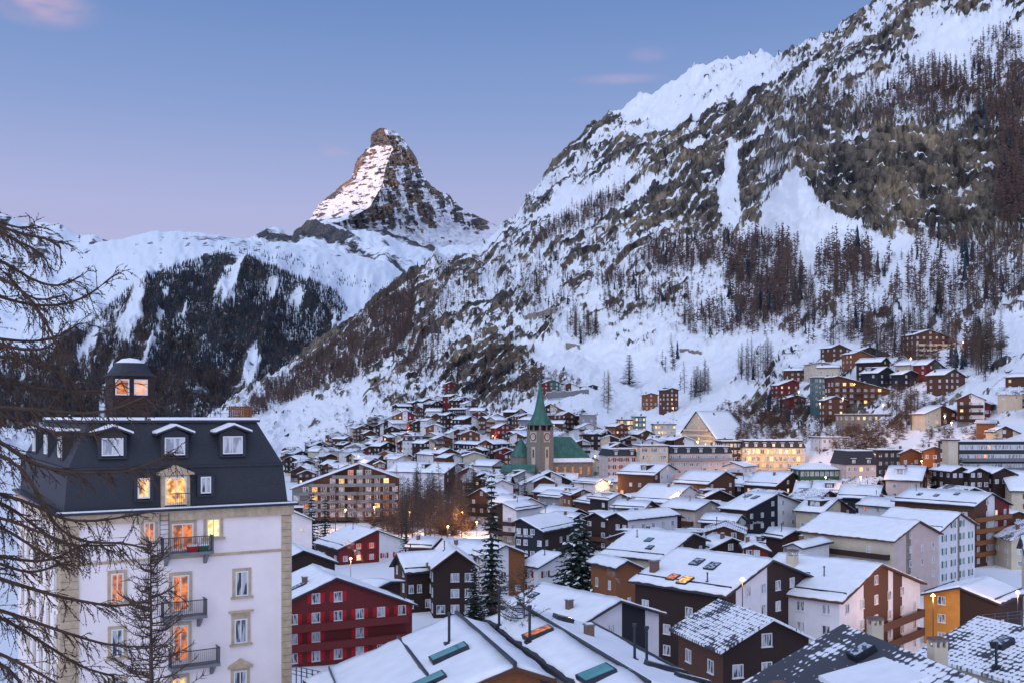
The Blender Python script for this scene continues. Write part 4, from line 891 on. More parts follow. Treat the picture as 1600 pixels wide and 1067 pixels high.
# middle of the village
MID = [
 # label, A, D, yaw, kw
 ('brown timber chalet with half open loggia in the centre, right of the square chimney roof', (1135,735), 335, 42, dict(Ru=1078, EL=1106, ER=1153, zones=((1,'brown'),), side='orange', cols=3, lit=.05)),
 ('brown and white house above the orange lit doorway', (1046,723), 345, 48, dict(Ru=985, EL=1022, ER=1060, zones=((.3,'brown'),(.7,'white')), side='brown', cols=4, lit=.12)),
 ('white house with a broad snow roof in front of the pink hotels', (1079,757), 305, 50, dict(Ru=1012, wl=12, wr=8, zones=((1,'white'),), side='pink', cols=3, lit=0)),
 ('dark chalet with three yellow windows in front of the floodlit hotel', (1240,736), 335, 44, dict(Ru=1186, EL=1212, ER=1256, zones=((1,'dkwood'),), side='brown', cols=3, lit=.4)),
 ('small dark chalet with a row of pale panes at the foot of the floodlit hotel', (1180,743), 345, 60, dict(Ru=1150, wl=8, wr=6, zones=((1,'black'),), side='black', cols=3, lit=0)),
 ('small brown house with pink lit window below the green building', (1271,751), 312, 68, dict(Ru=1242, wl=8, wr=6, zones=((1,'red'),), side='red', cols=2, lit=.5)),
 ('pale house with snow roof and dark dormer below the green building', (1317,750), 308, 68, dict(Ru=1270, wl=8, wr=6, zones=((1,'cream'),), side='cream', cols=2, lit=0)),
 ('black timber chalet with white ground floor and a row of four white panes', (1381,757), 290, 62, dict(Ru=1314, wl=8.5, wr=8, zones=((1,'black'),), side='black', cols=3, lit=.15)),
 ('cream house with brown gable top behind the black and white apartment house', (1311,777), 262, 45, dict(Ru=1262, EL=1287, ER=1338, zones=((.6,'cream'),(.4,'brown')), side='cream', cols=3, lit=0)),
 ('small snow roofed shed with roof hatch right of the black and white apartment house', (1313,805), 228, 58, dict(Ru=1279, wl=6, wr=6, zones=((1,'grey'),), side='grey', cols=1, lit=0)),
 ('brown chalet with small snowy cross gable in front of the black and white apartment house', (1245,826), 214, 28, dict(Ru=1212, EL=1222, ER=1264, zones=((1,'brown'),), side='dkwood', cols=3, lit=0, near=False)),
 ('small red brown hut roof peeping over the broad skylight house', (1178,848), 186, -8, dict(L=8, EL=1160, ER=1207, zones=((1,'red'),), cols=3, lit=0, near=False)),
 ('small house with white gable and tiled snow roof behind the dormer roof', (1238,846), 190, -42, dict(Ru=1287, EL=1226, ER=1250, zones=((1,'white'),), cols=1, lit=0, near=False)),
 ('low snow roofed hut left of the red brown hut', (1145,838), 196, 20, dict(L=8, wl=6, wr=6, zones=((1,'dkwood'),), cols=1, lit=0, near=False)),
 ('pink house with brick chimney in the snow roof, in front of the orange gabled chalet', (1449,727), 300, 60, dict(Ru=1388, wl=10, wr=7, zones=((1,'orange'),), side='pink', cols=2, lit=0, chim=2)),
 ('orange brown chalet with low snowy gable behind the pink chimney house', (1424,699), 345, 8, dict(L=16, EL=1405, ER=1462, pitch=22, zones=((1,'orange'),), cols=3, lit=.1)),
 ('first dark chalet of the row of three before the long terrace building', (1503,727), 288, 8, dict(L=12, EL=1486, ER=1522, pitch=24, zones=((1,'dkwood'),), cols=3, lit=.05)),
 ('middle dark chalet of the row of three before the long terrace building', (1531,729), 286, 8, dict(L=12, EL=1514, ER=1552, pitch=24, zones=((1,'dkwood'),), cols=3, lit=.0)),
 ('last dark chalet of the row of three before the long terrace building', (1570,729), 286, 8, dict(L=12, EL=1551, ER=1592, pitch=24, zones=((1,'dkwood'),), cols=3, lit=.0)),
 ('small dark chalet with one yellow window right of the black timber chalet', (1396,757), 300, -20, dict(L=10, EL=1386, ER=1412, zones=((1,'dkwood'),), cols=1, lit=1, win=(1.4,1.4))),
 ('white flat topped house above the white ground floor of the black chalet', (1410,775), 275, 40, dict(L=10, wl=5, wr=5, pitch=12, zones=((1,'white'),), cols=2, lit=0)),
 # behind the church
 ('white chalet with four rows of brown balconies right of the church spire', (921,660), on_ground(921,690).y, 6, dict(L=16, EL=902, ER=942, pitch=24, zones=((1,'white'),), cols=5, lit=.05, balc=4, balm='brown')),
 ('small brown timber house just right of the spire', (872,636), on_ground(872,652).y, 15, dict(L=10, wl=5, wr=5, zones=((1,'orange'),), cols=2, lit=.3)),
 ('white and green hillside house right of the spire tip', (863,592), on_ground(863,613).y, 8, dict(L=10, wl=7, wr=6, zones=((.4,'red'),(.6,'copper')), cols=3, lit=0)),
 ('white hillside house with brown bay right of the spire tip', (890,597), on_ground(890,614).y, 8, dict(L=10, wl=8, wr=8, zones=((.3,'white'),(.3,'brown'),(.4,'white')), cols=3, lit=0)),
 ('flat dark hillside house at the right end of the row by the spire tip', (927,600), on_ground(927,609).y, 40, dict(L=10, wl=6, wr=6, pitch=12, zones=((1,'dkwood'),), cols=3, lit=.1)),
 ('left one of two brown cabins on the open snow above the village', (1018,613), on_ground(1018,641).y, 8, dict(L=9, wl=5.2, wr=5.2, pitch=14, zones=((1,'orange'),), cols=3, lit=0)),
 ('right one of two brown cabins on the open snow, lamplit at its base', (1051,605), on_ground(1051,645).y, 25, dict(L=9, wl=5.6, wr=5.6, pitch=14, zones=((1,'brown'),), cols=3, lit=.15)),
 ('big steep snow roof with two small lit gables behind the pink hotels', (1087,641), on_ground(1087,700).y, -58, dict(Ru=1140, wl=12, wr=15, pitch=44, zones=((1,'cream'),), rightside='cream', cols=5, lit=.4, balc=3, balm='cream', name='hotel', cat='hotel')),
 # left rear
 ('wide dark red gable in the upper left part of the village', (642,656), on_ground(642,676).y, 5, dict(L=14, EL=612, ER=664, pitch=22, zones=((1,'red'),), cols=6, lit=.05)),
 ('red brown chalet with white bay under the rocks, upper left of the village', (634,640), on_ground(634,662).y, 10, dict(L=12, EL=612, ER=654, pitch=24, zones=((.4,'orange'),(.2,'white'),(.4,'red')), cols=5, lit=.1)),
 ('highest red chalet of the upper left village, topmost under the rock face', (688,624), on_ground(688,641).y, -12, dict(L=12, EL=668, ER=706, pitch=16, zones=((1,'red'),), cols=5, lit=.05)),
 ('small red cabin alone above the upper left village', (706,595), on_ground(706,607).y, 20, dict(L=9, wl=6, wr=6, zones=((1,'red'),), cols=2, lit=0)),
 ('dark house with bluish white gable end left of the church', (733,636), on_ground(733,660).y, 25, dict(Ru=705, EL=727, ER=741, zones=((1,'white'),), side='dkwood', cols=2, lit=0)),
 ('red chalet with white stair bays below the bluish gable house', (716,669), on_ground(716,698).y, 18, dict(L=12, EL=700, ER=730, pitch=24, zones=((.3,'white'),(.35,'red'),(.35,'white')), cols=4, lit=.15)),
 ('dark red gable facing the pale hotel, left part of the village', (577,696), on_ground(577,718).y, 4, dict(L=12, EL=556, ER=599, pitch=26, zones=((1,'red'),), cols=5, lit=.05)),
 ('dark chalet with steep black gable right of the dark red gable', (624,705), on_ground(624,728).y, 12, dict(L=12, EL=600, ER=640, pitch=26, zones=((1,'black'),), cols=4, lit=.05)),
 ('white villa with a bluish gable between snow roofs, left of the church', (708,704), on_ground(708,728).y, 30, dict(Ru=662, EL=694, ER=720, pitch=24, zones=((1,'white'),), side='white', cols=4, lit=0)),
 ('small orange gable lit from inside behind the long balcony building', (594,719), 440, 8, dict(L=9, EL=582, ER=604, pitch=26, zones=((1,'orange'),), cols=3, lit=.3)),
 ('small dark chalet with reddish timber left of the spire', (745,641), on_ground(745,659).y, 15, dict(L=9, wl=6, wr=6, zones=((.5,'red'),(.5,'white')), cols=3, lit=.3)),
 ('dark gabled house left of the church tower', (796,651), on_ground(796,676).y, 8, dict(L=10, EL=775, ER=815, pitch=22, zones=((1,'black'),), cols=3, lit=0)),
 ('black timber house with bluish white end wall left of the green chapel roof', (756,689), on_ground(756,712).y, 30, dict(Ru=716, EL=746, ER=760, pitch=22, zones=((1,'white'),), side='black', cols=2, lit=0)),
 # right hillside
 ('tall brown timber apartments with a one sided snow roof on the right slope', (1310,586), on_ground(1310,648).y, 6, dict(L=16, wl=2.6, ER=1394, pitch=14, zones=((.55,'brown'),(.45,'orange')), cols=8, lit=.22, balc=5, balm='brown', win=(1.7,1.7), storey=2.8, near=False)),
 ('weathered grey brown chalet with pale balcony rails, highest on the right slope', (1453,514), on_ground(1453,557).y, 8, dict(L=15, EL=1428, ER=1492, pitch=18, zones=((1,'brown'),), cols=6, lit=0, balc=3, balm='cream')),
 ('bright red chalet alone on the snow at the right edge', (1526,622), on_ground(1526,658).y, -32, dict(Ru=1583, EL=1508, ER=1549, pitch=22, zones=((1,'red'),), rightside='red', cols=4, lit=.0)),
 ('chalet washed in pink lamplight left of the bright red chalet', (1474,632), on_ground(1474,668).y, 12, dict(L=11, EL=1444, ER=1500, pitch=22, zones=((.5,'cream'),(.5,'brown')), cols=4, lit=.15)),
 ('small terrace house with orange wall below the bright red chalet', (1560,655), on_ground(1560,682).y, 60, dict(Ru=1524, wl=6, wr=6, pitch=10, zones=((1,'cream'),), side='orange', cols=3, lit=0)),
 ('pale gabled house with brown timber bay at the right edge above the terrace building', (1572,664), on_ground(1572,690).y, 6, dict(L=12, EL=1553, ER=1600, pitch=24, zones=((.3,'cream'),(.4,'brown'),(.3,'cream')), cols=4, lit=0)),
 ('upper brown chalet with two snowy gables at the left end of the right slope cluster', (1312,537), on_ground(1312,564).y, 20, dict(L=11, EL=1298, ER=1332, pitch=20, zones=((1,'brown'),), cols=3, lit=0)),
 ('brown chalet with long snow roof falling right, high in the slope cluster', (1360,541), on_ground(1360,572).y, 12, dict(L=12, EL=1345, ER=1416, pitch=19, zones=((1,'brown'),), cols=4, lit=.1)),
 ('brown chalet with lamp lit window in the middle of the slope cluster', (1345,547), on_ground(1345,584).y, 14, dict(L=12, EL=1332, ER=1394, pitch=19, zones=((1,'orange'),), cols=4, lit=.15)),
 ('black gabled chalet with a snow roof on its left in the slope cluster', (1387,572), on_ground(1387,606).y, 32, dict(Ru=1356, EL=1372, ER=1402, pitch=24, zones=((1,'black'),), cols=2, lit=0)),
 ('long black shed roofed house right of the black gabled chalet', (1425,577), on_ground(1425,604).y, 30, dict(Ru=1404, wl=7, wr=7, pitch=18, zones=((1,'black'),), cols=2, lit=0)),
 ('reddish chalet with greenish gable below the highest chalet', (1461,560), on_ground(1461,590).y, 30, dict(Ru=1436, EL=1448, ER=1481, pitch=26, zones=((.4,'red'),(.6,'copper')), side='red', cols=2, lit=0)),
 ('brown gabled chalet on a tall base at the right end of the slope cluster', (1492,575), on_ground(1492,612).y, 26, dict(Ru=1460, EL=1476, ER=1512, pitch=24, zones=((1,'brown'),), cols=4, lit=0)),
 ('small brown chalet with lamp at its door, left edge of the slope cluster', (1240,592), on_ground(1240,616).y, 20, dict(L=9, EL=1216, ER=1252, pitch=18, zones=((1,'red'),), cols=3, lit=.2)),
 ('small red chalet with wavy snow roof below the left edge of the slope cluster', (1246,616), on_ground(1246,636).y, 6, dict(L=9, EL=1225, ER=1262, pitch=16, zones=((1,'red'),), cols=3, lit=.0)),
 ('cream hillside house of four window rows behind the teal block', (1282,565), on_ground(1282,592).y, 4, dict(L=12, EL=1266, ER=1310, pitch=10, zones=((1,'cream'),), cols=6, lit=.1, win=(.9,1.3))),
 ('dark chalet with snow roof at the very left of the slope cluster', (1258,573), on_ground(1258,594).y, 60, dict(L=12, wl=6, wr=6, pitch=18, zones=((1,'brown'),), cols=3, lit=.1)),
]
for lb, A, D, yaw, kw in MID:
    kw = dict(kw); kw.setdefault('pitch', 21)
    house(lb, A, D, yaw, **kw)

# hotels and blocks
block('pink hotel with flat snow roof and dark red shutters, left end of the hotel row', 950, 1000, 702, 400, 10, 14, 'pink', 5, 6, roof='mansard', lit=.03, shut='shut_r', balc=(3,))
block('pale hotel front with three wide windows, one orange, in the hotel row', 1000, 1044, 697, 395, 4, 14, 'cream', 3, 5, roof='flat', lit=.15, win=(2.4,1.8), litkinds=('lit',))
block('long hotel with dark top floor and pale lower floors, right of the three window front', 1046, 1144, 698, 400, 4, 14, 'pink', 10, 5, roof='mansard', lit=.03, win=(1.6,1.5), balc=(4,), balm='grey')
block('floodlit yellow hotel of five floors under a grey mansard roof', 1160, 1258, 688, 425, -4, 18, 'floodlit_gold', 14, 5, roof='mansard', win=(1.5,2.1), lit=.25, litrow={4:.65,3:.25,2:.3,1:.35,0:.4}, litkinds=('lit','lit_y'), storey=3.1, man=3.0, balc=(2,1), balm='trim')
block('dark low wing with glowing upper windows left of the floodlit hotel', 1128, 1158, 690, 430, 2, 12, 'slate', 5, 5, roof='flat', lit=.5, litkinds=('lit_y','lit'))
block('white apartment block with stacked balconies right of the floodlit hotel', 1284, 1326, 684, 430, 6, 12, 'white', 5, 5, roof='flat', lit=.12, balc=(0,1,2,3), balm='brown')
block('slate mansard hotel with pale lower floors and two lit ground windows', 1322, 1369, 705, 330, 4, 13, 'pink', 5, 5, roof='mansard', man=4.4, lit=.06, balc=(1,2), balm='rail')
block('dark slate rear wing right of the slate mansard hotel', 1371, 1408, 704, 345, 4, 12, 'slate', 4, 3, roof='flat', lit=0, fm='rail')
block('low green building with snow patches on its canopy', 1250, 1311, 733, 335, 2, 10, 'green', 8, 2, roof='hip', roofm='copper', lit=.05, name='shop_building', cat='building')
block('long dark terrace building with arched windows at the right edge', 1499, 1640, 691, 305, 2, 14, 'slate', 26, 4, roof='flat', lit=.03, win=(1.0,1.6), balc=(1,2), balm='concrete', litrow={0:.25}, litkinds=('lit_r','lit'))
block('plain pale square tower left of the long terrace building', 1482, 1497, 688, 300, 2, 4, 'cream', 1, 0, roof='flat', name='stair_tower', cat='tower')
block('modern house with orange lit glass front behind the hotel row', 968, 991, 656, 560, 4, 10, 'orange', 4, 2, roof='flat', lit=.8, win=(1.9,2.2), litkinds=('lit','lit_y'), name='modern_house', cat='house')
block('glassy pale block with greenish lit stair column right of the orange lit house', 992, 1009, 651, 555, 4, 10, 'teal', 3, 3, roof='flat', lit=.4, litkinds=('lit_y',), name='modern_house', cat='house')
block('yellow lit glazed hotel floor left of the big steep snow roof', 1023, 1056, 663, 550, 2, 10, 'cream', 7, 2, roof='flat', lit=.55, litkinds=('lit_y','lit'), name='modern_house', cat='house')
block('teal and blue glazed block left of the tall brown apartments', 1273, 1307, 590, on_ground(1290,646).y, -6, 12, 'teal', 6, 5, roof='flat', lit=.05, win=(1.3,1.9), fm='rail', name='apartment_building', cat='apartments')
block('white villa with row of small dormers and pale green windows, left of the church', 629, 664, 681, 560, 4, 10, 'white', 6, 3, roof='mansard', lit=.0, name='villa', cat='house')
block('windowless dark terrace garage at the foot of the tall brown apartments', 1318, 1392, 648, on_ground(1350,662).y-4, 4, 9, 'stone', 8, 1, roof='flat', lit=.2, name='garage_terrace', cat='building', vb=668)

# white lettering on two walls
def lettering(txt, root_, x, y, z, size):
    c = bpy.data.curves.new('lettering', 'FONT'); c.body = txt; c.size = size; c.extrude = .02; c.align_x = 'CENTER'
    o = link('lettering_tmp', c); dg = bpy.context.evaluated_depsgraph_get(); me = bpy.data.meshes.new_from_object(o.evaluated_get(dg)); bpy.data.objects.remove(o)
    me.materials.clear(); me.materials.append(M['frame'])
    return link('lettering', me, root_, (x, y, z), (math.pi/2, 0, 0))
lettering('Eve-Maison', r24, -8.2, .72, 8.0, .95)
for h in HOUSES:
    if 'two painted white words' in (h[5].get('label') or ''): lettering('Haus Berna', h[5], .8, .66, 6.0, 1.1)

# ------------------------------------------------------------------ church
def church():
    D = 428; base = -37.0
    c = P(844, 700, D); root = empty('church', (c.x, c.y, base), R(43)); tag(root, 'stone church with tall green pointed spire and two clock faces in the village centre', 'church')
    s = 4.05; Hs = (CY-663)/F*D - base; w_ = MB(); w_.box(-s, s, -s, s, 0, Hs-2.4)
    for sx in (-1, 1):
        for sy in (-1, 1): w_.box(sx*s-.7 if sx > 0 else sx*s, sx*s if sx > 0 else sx*s+.7, sy*s-.7 if sy > 0 else sy*s, sy*s if sy > 0 else sy*s+.7, Hs-2.4, Hs)
    w_.box(-s+.8, s-.8, -s+.8, s-.8, Hs-2.4, Hs-.2, 1); w_.box(-.4, .4, -s, -s+.4, Hs-2.4, Hs); w_.box(-s, -s+.4, -.4, .4, Hs-2.4, Hs)
    w_.build('tower', [M['stone'], M['dkwood']], root)
    # spire: eight sided, flaring out at the eaves
    zt = (CY-586)/F*D - base; prof = [(Hs-.1, 6.1), (Hs+1.2, 4.9), (Hs+3.2, 3.6), (Hs+6.0, 2.5), (Hs+10, 1.65), (Hs+15, .85), (zt, .05)]
    sp = MB(); n = 8; b = 0
    for z, r_ in prof:
        for k in range(n):
            a = 2*math.pi*(k+.5)/n; q = r_/math.cos(math.pi/n) if z > Hs+2 else r_*1.06
            sp.v.append((q*math.cos(a), q*math.sin(a), z))
    for i in range(len(prof)-1):
        for k in range(n):
            k2 = (k+1) % n; sp.f.append((i*n+k, i*n+k2, (i+1)*n+k2, (i+1)*n+k)); sp.m.append(0)
    sp.f.append(tuple(range(n-1, -1, -1))); sp.m.append(0)
    spo = sp.build('spire', [M['copper']], root); q = MB(); q.tube([(0, 0, zt-.3), (0, 0, zt+2)], .06, 6); q.box(-.5, .5, -.05, .05, zt+1.2, zt+1.32); q.build('cross', [M['metal']], spo)
    for (nx, ny, rz) in ((0, -1, 0), (-1, 0, -math.pi/2)):
        cx, cy = nx*(s+.03), ny*(s+.03)
        p = MB(); p.box(-1.9, 1.9, -.06, .0, Hs-7.4, Hs-3.0, 0); p.box(-1.1, 1.1, -.06, 0, Hs-21, Hs-9.4, 0)
        p.build('pale_panel', [M['cream']], root, (cx, cy, 0), (0, 0, rz))
        ck = MB(); ck.tube([(0, -.08, Hs-5.2), (0, -.22, Hs-5.2)], 1.75, 28, 0); ck.tube([(0, -.22, Hs-5.2), (0, -.24, Hs-5.2)], 1.35, 28, 1); ck.box(-.07, .07, -.28, -.24, Hs-5.2, Hs-4.1, 0); ck.box(-.05, .75, -.28, -.24, Hs-5.26, Hs-5.14, 0)
        ck.build('clock_face', [M['brown'], M['pink']], root, (cx, cy, 0), (0, 0, rz))
        lw = MB(); lw.box(-.42, .42, -.1, -.03, Hs-14, Hs-10.5, 0); lw.build('slit_window', [M['metal']], root, (cx, cy, 0), (0, 0, rz))
    # nave to the right, roof ridge parallel to the picture
    # positions in the frame of the tower: build through world points
    inv = Matrix.Rotation(-R(43), 4, 'Z')
    def lp(u, v, D_): w0 = P(u, v, D_); d = w0 - root.location; return inv @ d
    nb = MB(); zr_ = lambda v, D_: (CY-v)/F*D_
    r0, r1 = lp(862, 682, 442), lp(892, 682, 446); e0, e1 = lp(862, 722, 432), lp(929, 722, 436)
    bk0, bk1 = Vector(r0) + (Vector(r0)-Vector(e0)), Vector(r1) + (Vector(r1)-Vector(e1)); bk0.z = e0.z; bk1 = bk0 + (Vector(e1)-Vector(e0)); bk1.z = e0.z; r1.z = r0.z; e1.z = e0.z
    nb.quad([e0, e1, r1, r0]); nb.quad([r0, r1, bk1, bk0]); nb.quad([e1, bk1, r1]); nb.quad([e0, r0, bk0]); nb.quad([e0, bk0, bk1, e1])
    nr = nb.build('nave_roof', [M['copper']], root)
    sn = MB(); up = Vector((0, 0, .35)); a = Vector(e0).lerp(r0, .13); b2 = Vector(e1).lerp(r1, .13); sn.prism([Vector(e0)+up*.1, Vector(e1)+up*.1, b2+up*.1, a+up*.1], [Vector(e0)+up, Vector(e1)+up, b2+up, a+up]); sn.build('snow_strip', [M['snow']], nr)
    nw = MB(); ins = (Vector(bk0)-Vector(e0)).normalized()*.8; al_ = (Vector(e1)-Vector(e0)).normalized()*.8
    q = [Vector(e0)+ins, Vector(e1)+ins-al_, Vector(bk1)-ins-al_, Vector(bk0)-ins]
    nw.prism([Vector((p.x, p.y, 0)) for p in q], [Vector((p.x, p.y, e0.z-.05)) for p in q]); nw.build('nave_wall', [M['stone']], root)
    for k in range(5):
        p = q[0].lerp(q[1], (k+.6)/5.2); f, _ = win_data('lit_r', 1.4, 3.2, False, 0, 'cream'); link('window', f, root, (p.x, p.y, e0.z-5.2), (0, 0, -R(43)))
    # rounded choir on the left with its own green roof
    ch = lp(814, 722, 434); cm_ = MB(); n = 14
    for (r0_, z0, r1_, z1, mi_) in ((4.6, 0, 4.6, ch.z+2.6, 1), (5.0, ch.z+2.6, 2.4, ch.z+7, 0), (2.4, ch.z+7, .3, ch.z+10.6, 0)):
        b = len(cm_.v)
        for (rr_, zz) in ((r0_, z0), (r1_, z1)):
            for k in range(n): a = 2*math.pi*k/n; cm_.v.append((rr_*math.cos(a), rr_*math.sin(a), zz))
        for k in range(n): k2 = (k+1) % n; cm_.f.append((b+k, b+k2, b+n+k2, b+n+k)); cm_.m.append(mi_)
    cm_.build('choir', [M['copper'], M['stone']], root, (ch.x, ch.y, 0))
    lo = lp(808, 736, 424); lb_ = MB(); lb_.box(-7, 7, -3, 3, 0, lo.z, 1); lb_.prism([(-7.5, -3.5, lo.z+.003), (7.5, -3.5, lo.z+.003), (7.5, 3.5, lo.z+.003), (-7.5, 3.5, lo.z+.003)], [(-6, -.1, lo.z+3), (7.5, -.1, lo.z+3), (7.5, .1, lo.z+3), (-6, .1, lo.z+3)], 0)
    lb_.build('vestry', [M['copper'], M['stone']], root, (lo.x, lo.y, 0), (0, 0, -R(43)))
    HOUSES.append((844, D, c.x, c.y, 9, root, base)); HOUSES.append((890, D, P(890, 700, 440).x, 440, 13, root, base)); HOUSES.append((812, D, P(812, 700, 432).x, 430, 8, root, base))
church()
def monument():
    c = on_ground(806, 775); z1 = (CY-738)/F*c.y - c.z; b = MB()
    b.box(-1.2, 1.2, -1.2, 1.2, 0, 2.5); b.prism([(-1.0, -1, 2.5), (1.0, -1, 2.5), (1.0, 1, 2.5), (-1.0, 1, 2.5)], [(-2.9, -1, z1), (2.9, -1, z1), (2.2, 1, z1), (-2.2, 1, z1)])
    o = b.build('stone_monument', [M['cream']], None, (c.x, c.y, c.z)); tag(o, 'pale stone pillar widening to the top, below the green vestry roof', 'monument')
monument()
# ------------------------------------------------------------------ houses that fill the rest of the village
def pip(u, v, poly):
    c = False; n = len(poly)
    for i in range(n):
        (x1, y1), (x2, y2) = poly[i], poly[i-1]
        if (y1 > v) != (y2 > v) and u < (x2-x1)*(v-y1)/(y2-y1)+x1: c = not c
    return c
TOWN = [(445,765),(447,722),(500,700),(560,672),(610,655),(650,638),(700,632),(760,650),(800,660),(850,655),(880,640),(905,655),(955,672),(1010,700),(1080,706),(1150,770),(1258,775),(1330,770),(1420,735),(1600,760),(1640,900),(1500,880),(1300,930),(1150,900),(980,900),(900,850),(780,850),(765,850),(760,790),(700,752),(600,752),(560,752),(500,752)]
SLOPE = [(1215,655),(1225,600),(1290,560),(1340,548),(1430,570),(1520,600),(1510,640),(1440,645),(1400,668),(1320,668),(1260,672)]
SLOPE2 = [(1500,690),(1505,655),(1540,640),(1590,600),(1660,600),(1660,700)]
CLR = [('dark brown', 'dkwood', 5), ('brown', 'brown', 4), ('white', 'white', 4), ('cream', 'cream', 2), ('red brown', 'red', 1.6), ('orange brown', 'orange', 1.2), ('grey', 'grey', 1)]
ORD = ['first', 'second', 'third', 'fourth', 'fifth', 'sixth', 'seventh', 'eighth', 'ninth', 'tenth', 'eleventh', 'twelfth', 'thirteenth', 'fourteenth', 'fifteenth', 'sixteenth', 'seventeenth', 'eighteenth', 'nineteenth', 'twentieth', 'twenty-first', 'twenty-second', 'twenty-third', 'twenty-fourth', 'twenty-fifth']
_n9 = ORD[:9]; ORD += ['twenty-' + x for x in _n9[5:]]
for _t, _w in (('thirtieth', 'thirty-'), ('fortieth', 'forty-'), ('fiftieth', 'fifty-'), ('sixtieth', 'sixty-'), ('seventieth', 'seventy-'), ('eightieth', 'eighty-'), ('ninetieth', 'ninety-')): ORD += [_t] + [_w + x for x in _n9]
def number_left(objs, kind, where):
    objs = sorted(objs, key=lambda o: o.location.x/o.location.y)
    for i, o in enumerate(objs):
        o['label'] = (kind + ' ' + where) if len(objs) == 1 else '%s %s from the left %s' % (ORD[i], kind, where)
def zone_name(u, v):
    if u < 600: return 'right of the pale hotel' if v > 735 else 'in the left village fringe'
    if u < 760: return 'on rising ground left of church' if v < 700 else 'before and beside the churchyard trees'
    if u < 900: return 'close behind the church' if v < 770 else 'in front of the church'
    if u < 1100: return 'behind the pink hotels' if v < 710 else 'below the pink hotels'
    if v < 690 and u > 1495: return 'at the right edge slope'
    if v < 675: return 'on the right slope'
    return 'along the foot of the right slope' if v < 760 else 'in the right part of the village'
fill = []; rf = random.Random(21)
yy = 180.0
while yy < 900:
    step = 14.2 + (yy-200)*.004
    xx = -.27*yy
    while xx < .56*yy:
        x = xx + rf.uniform(-3, 3); y = yy + rf.uniform(-3.5, 3.5); xx += step + rf.uniform(0, 2.2)
        z = ground_z(x, y); u = CX + F*x/y; v = CY - F*z/y
        if not pip(u, v, TOWN) and not (pip(u, v, SLOPE) and rf.random() < .3) and not (pip(u, v, SLOPE2) and rf.random() < .55): continue
        Ln = rf.uniform(9.5, 15); wd = rf.uniform(8.5, 13); r_ = (wd+Ln)/4 + .5
        if any((hx-x)**2 + (hy-y)**2 < ((hr + r_)*.88)**2 for (_, _, hx, hy, hr, _, _) in HOUSES): continue
        cn, cm_, _w = rf.choices(CLR, [c[2] for c in CLR])[0]
        hgt = rf.uniform(7.5, 12.5) * (1 if y < 500 else .92); yaw = rf.gauss(30, 22) if rf.random() < .75 else rf.gauss(-35, 18)
        # apex of the front gable
        y_ = R(yaw); ax = x + math.sin(y_)*Ln/2; ay = y - math.cos(y_)*Ln/2; az = z + hgt
        zn = ((1, cm_),) if rf.random() < .55 else ((.5, cm_), (.5, rf.choice(['white', 'cream', 'dkwood', 'brown'])))
        thin = rf.random() < .28
        ro = house('x', (CX + F*ax/ay, CY - F*az/ay), ay, yaw, L=Ln, wl=wd/2, wr=wd/2, pitch=rf.uniform(18, 26), zones=zn, side=cm_, cols=rf.choice([2, 3, 3, 4]), lit=.10, near=(y < 210), chim=rf.choice([0, 1, 1]), balc=rf.choice([0, 1, 2, 3]), balm=rf.choice(['brown', 'dkwood']), **(dict(snow=None, rooftype='tile_snow') if thin else {}))
        fill.append((zone_name(u, v), cn if len(zn) == 1 else cn + ' and ' + {'white': 'white', 'cream': 'cream', 'dkwood': 'dark', 'brown': 'brown'}[zn[1][1]], u, ro))
    yy += step
from collections import defaultdict
gz_ = defaultdict(list)
for zn, cn, u, ro in fill: gz_[(zn, cn)].append((u, ro))
for (zn, cn), lst in gz_.items():
    lst.sort(key=lambda q: q[0])
    for i, (u, ro) in enumerate(lst):
        ro['label'] = ('%s snow roofed house %s' % (cn, zn)) if len(lst) == 1 else ('%s %s snowy house from left %s' % (ORD[i], cn, zn))
        ro['category'] = 'house'
        ro['group'] = 'houses packed in the village'

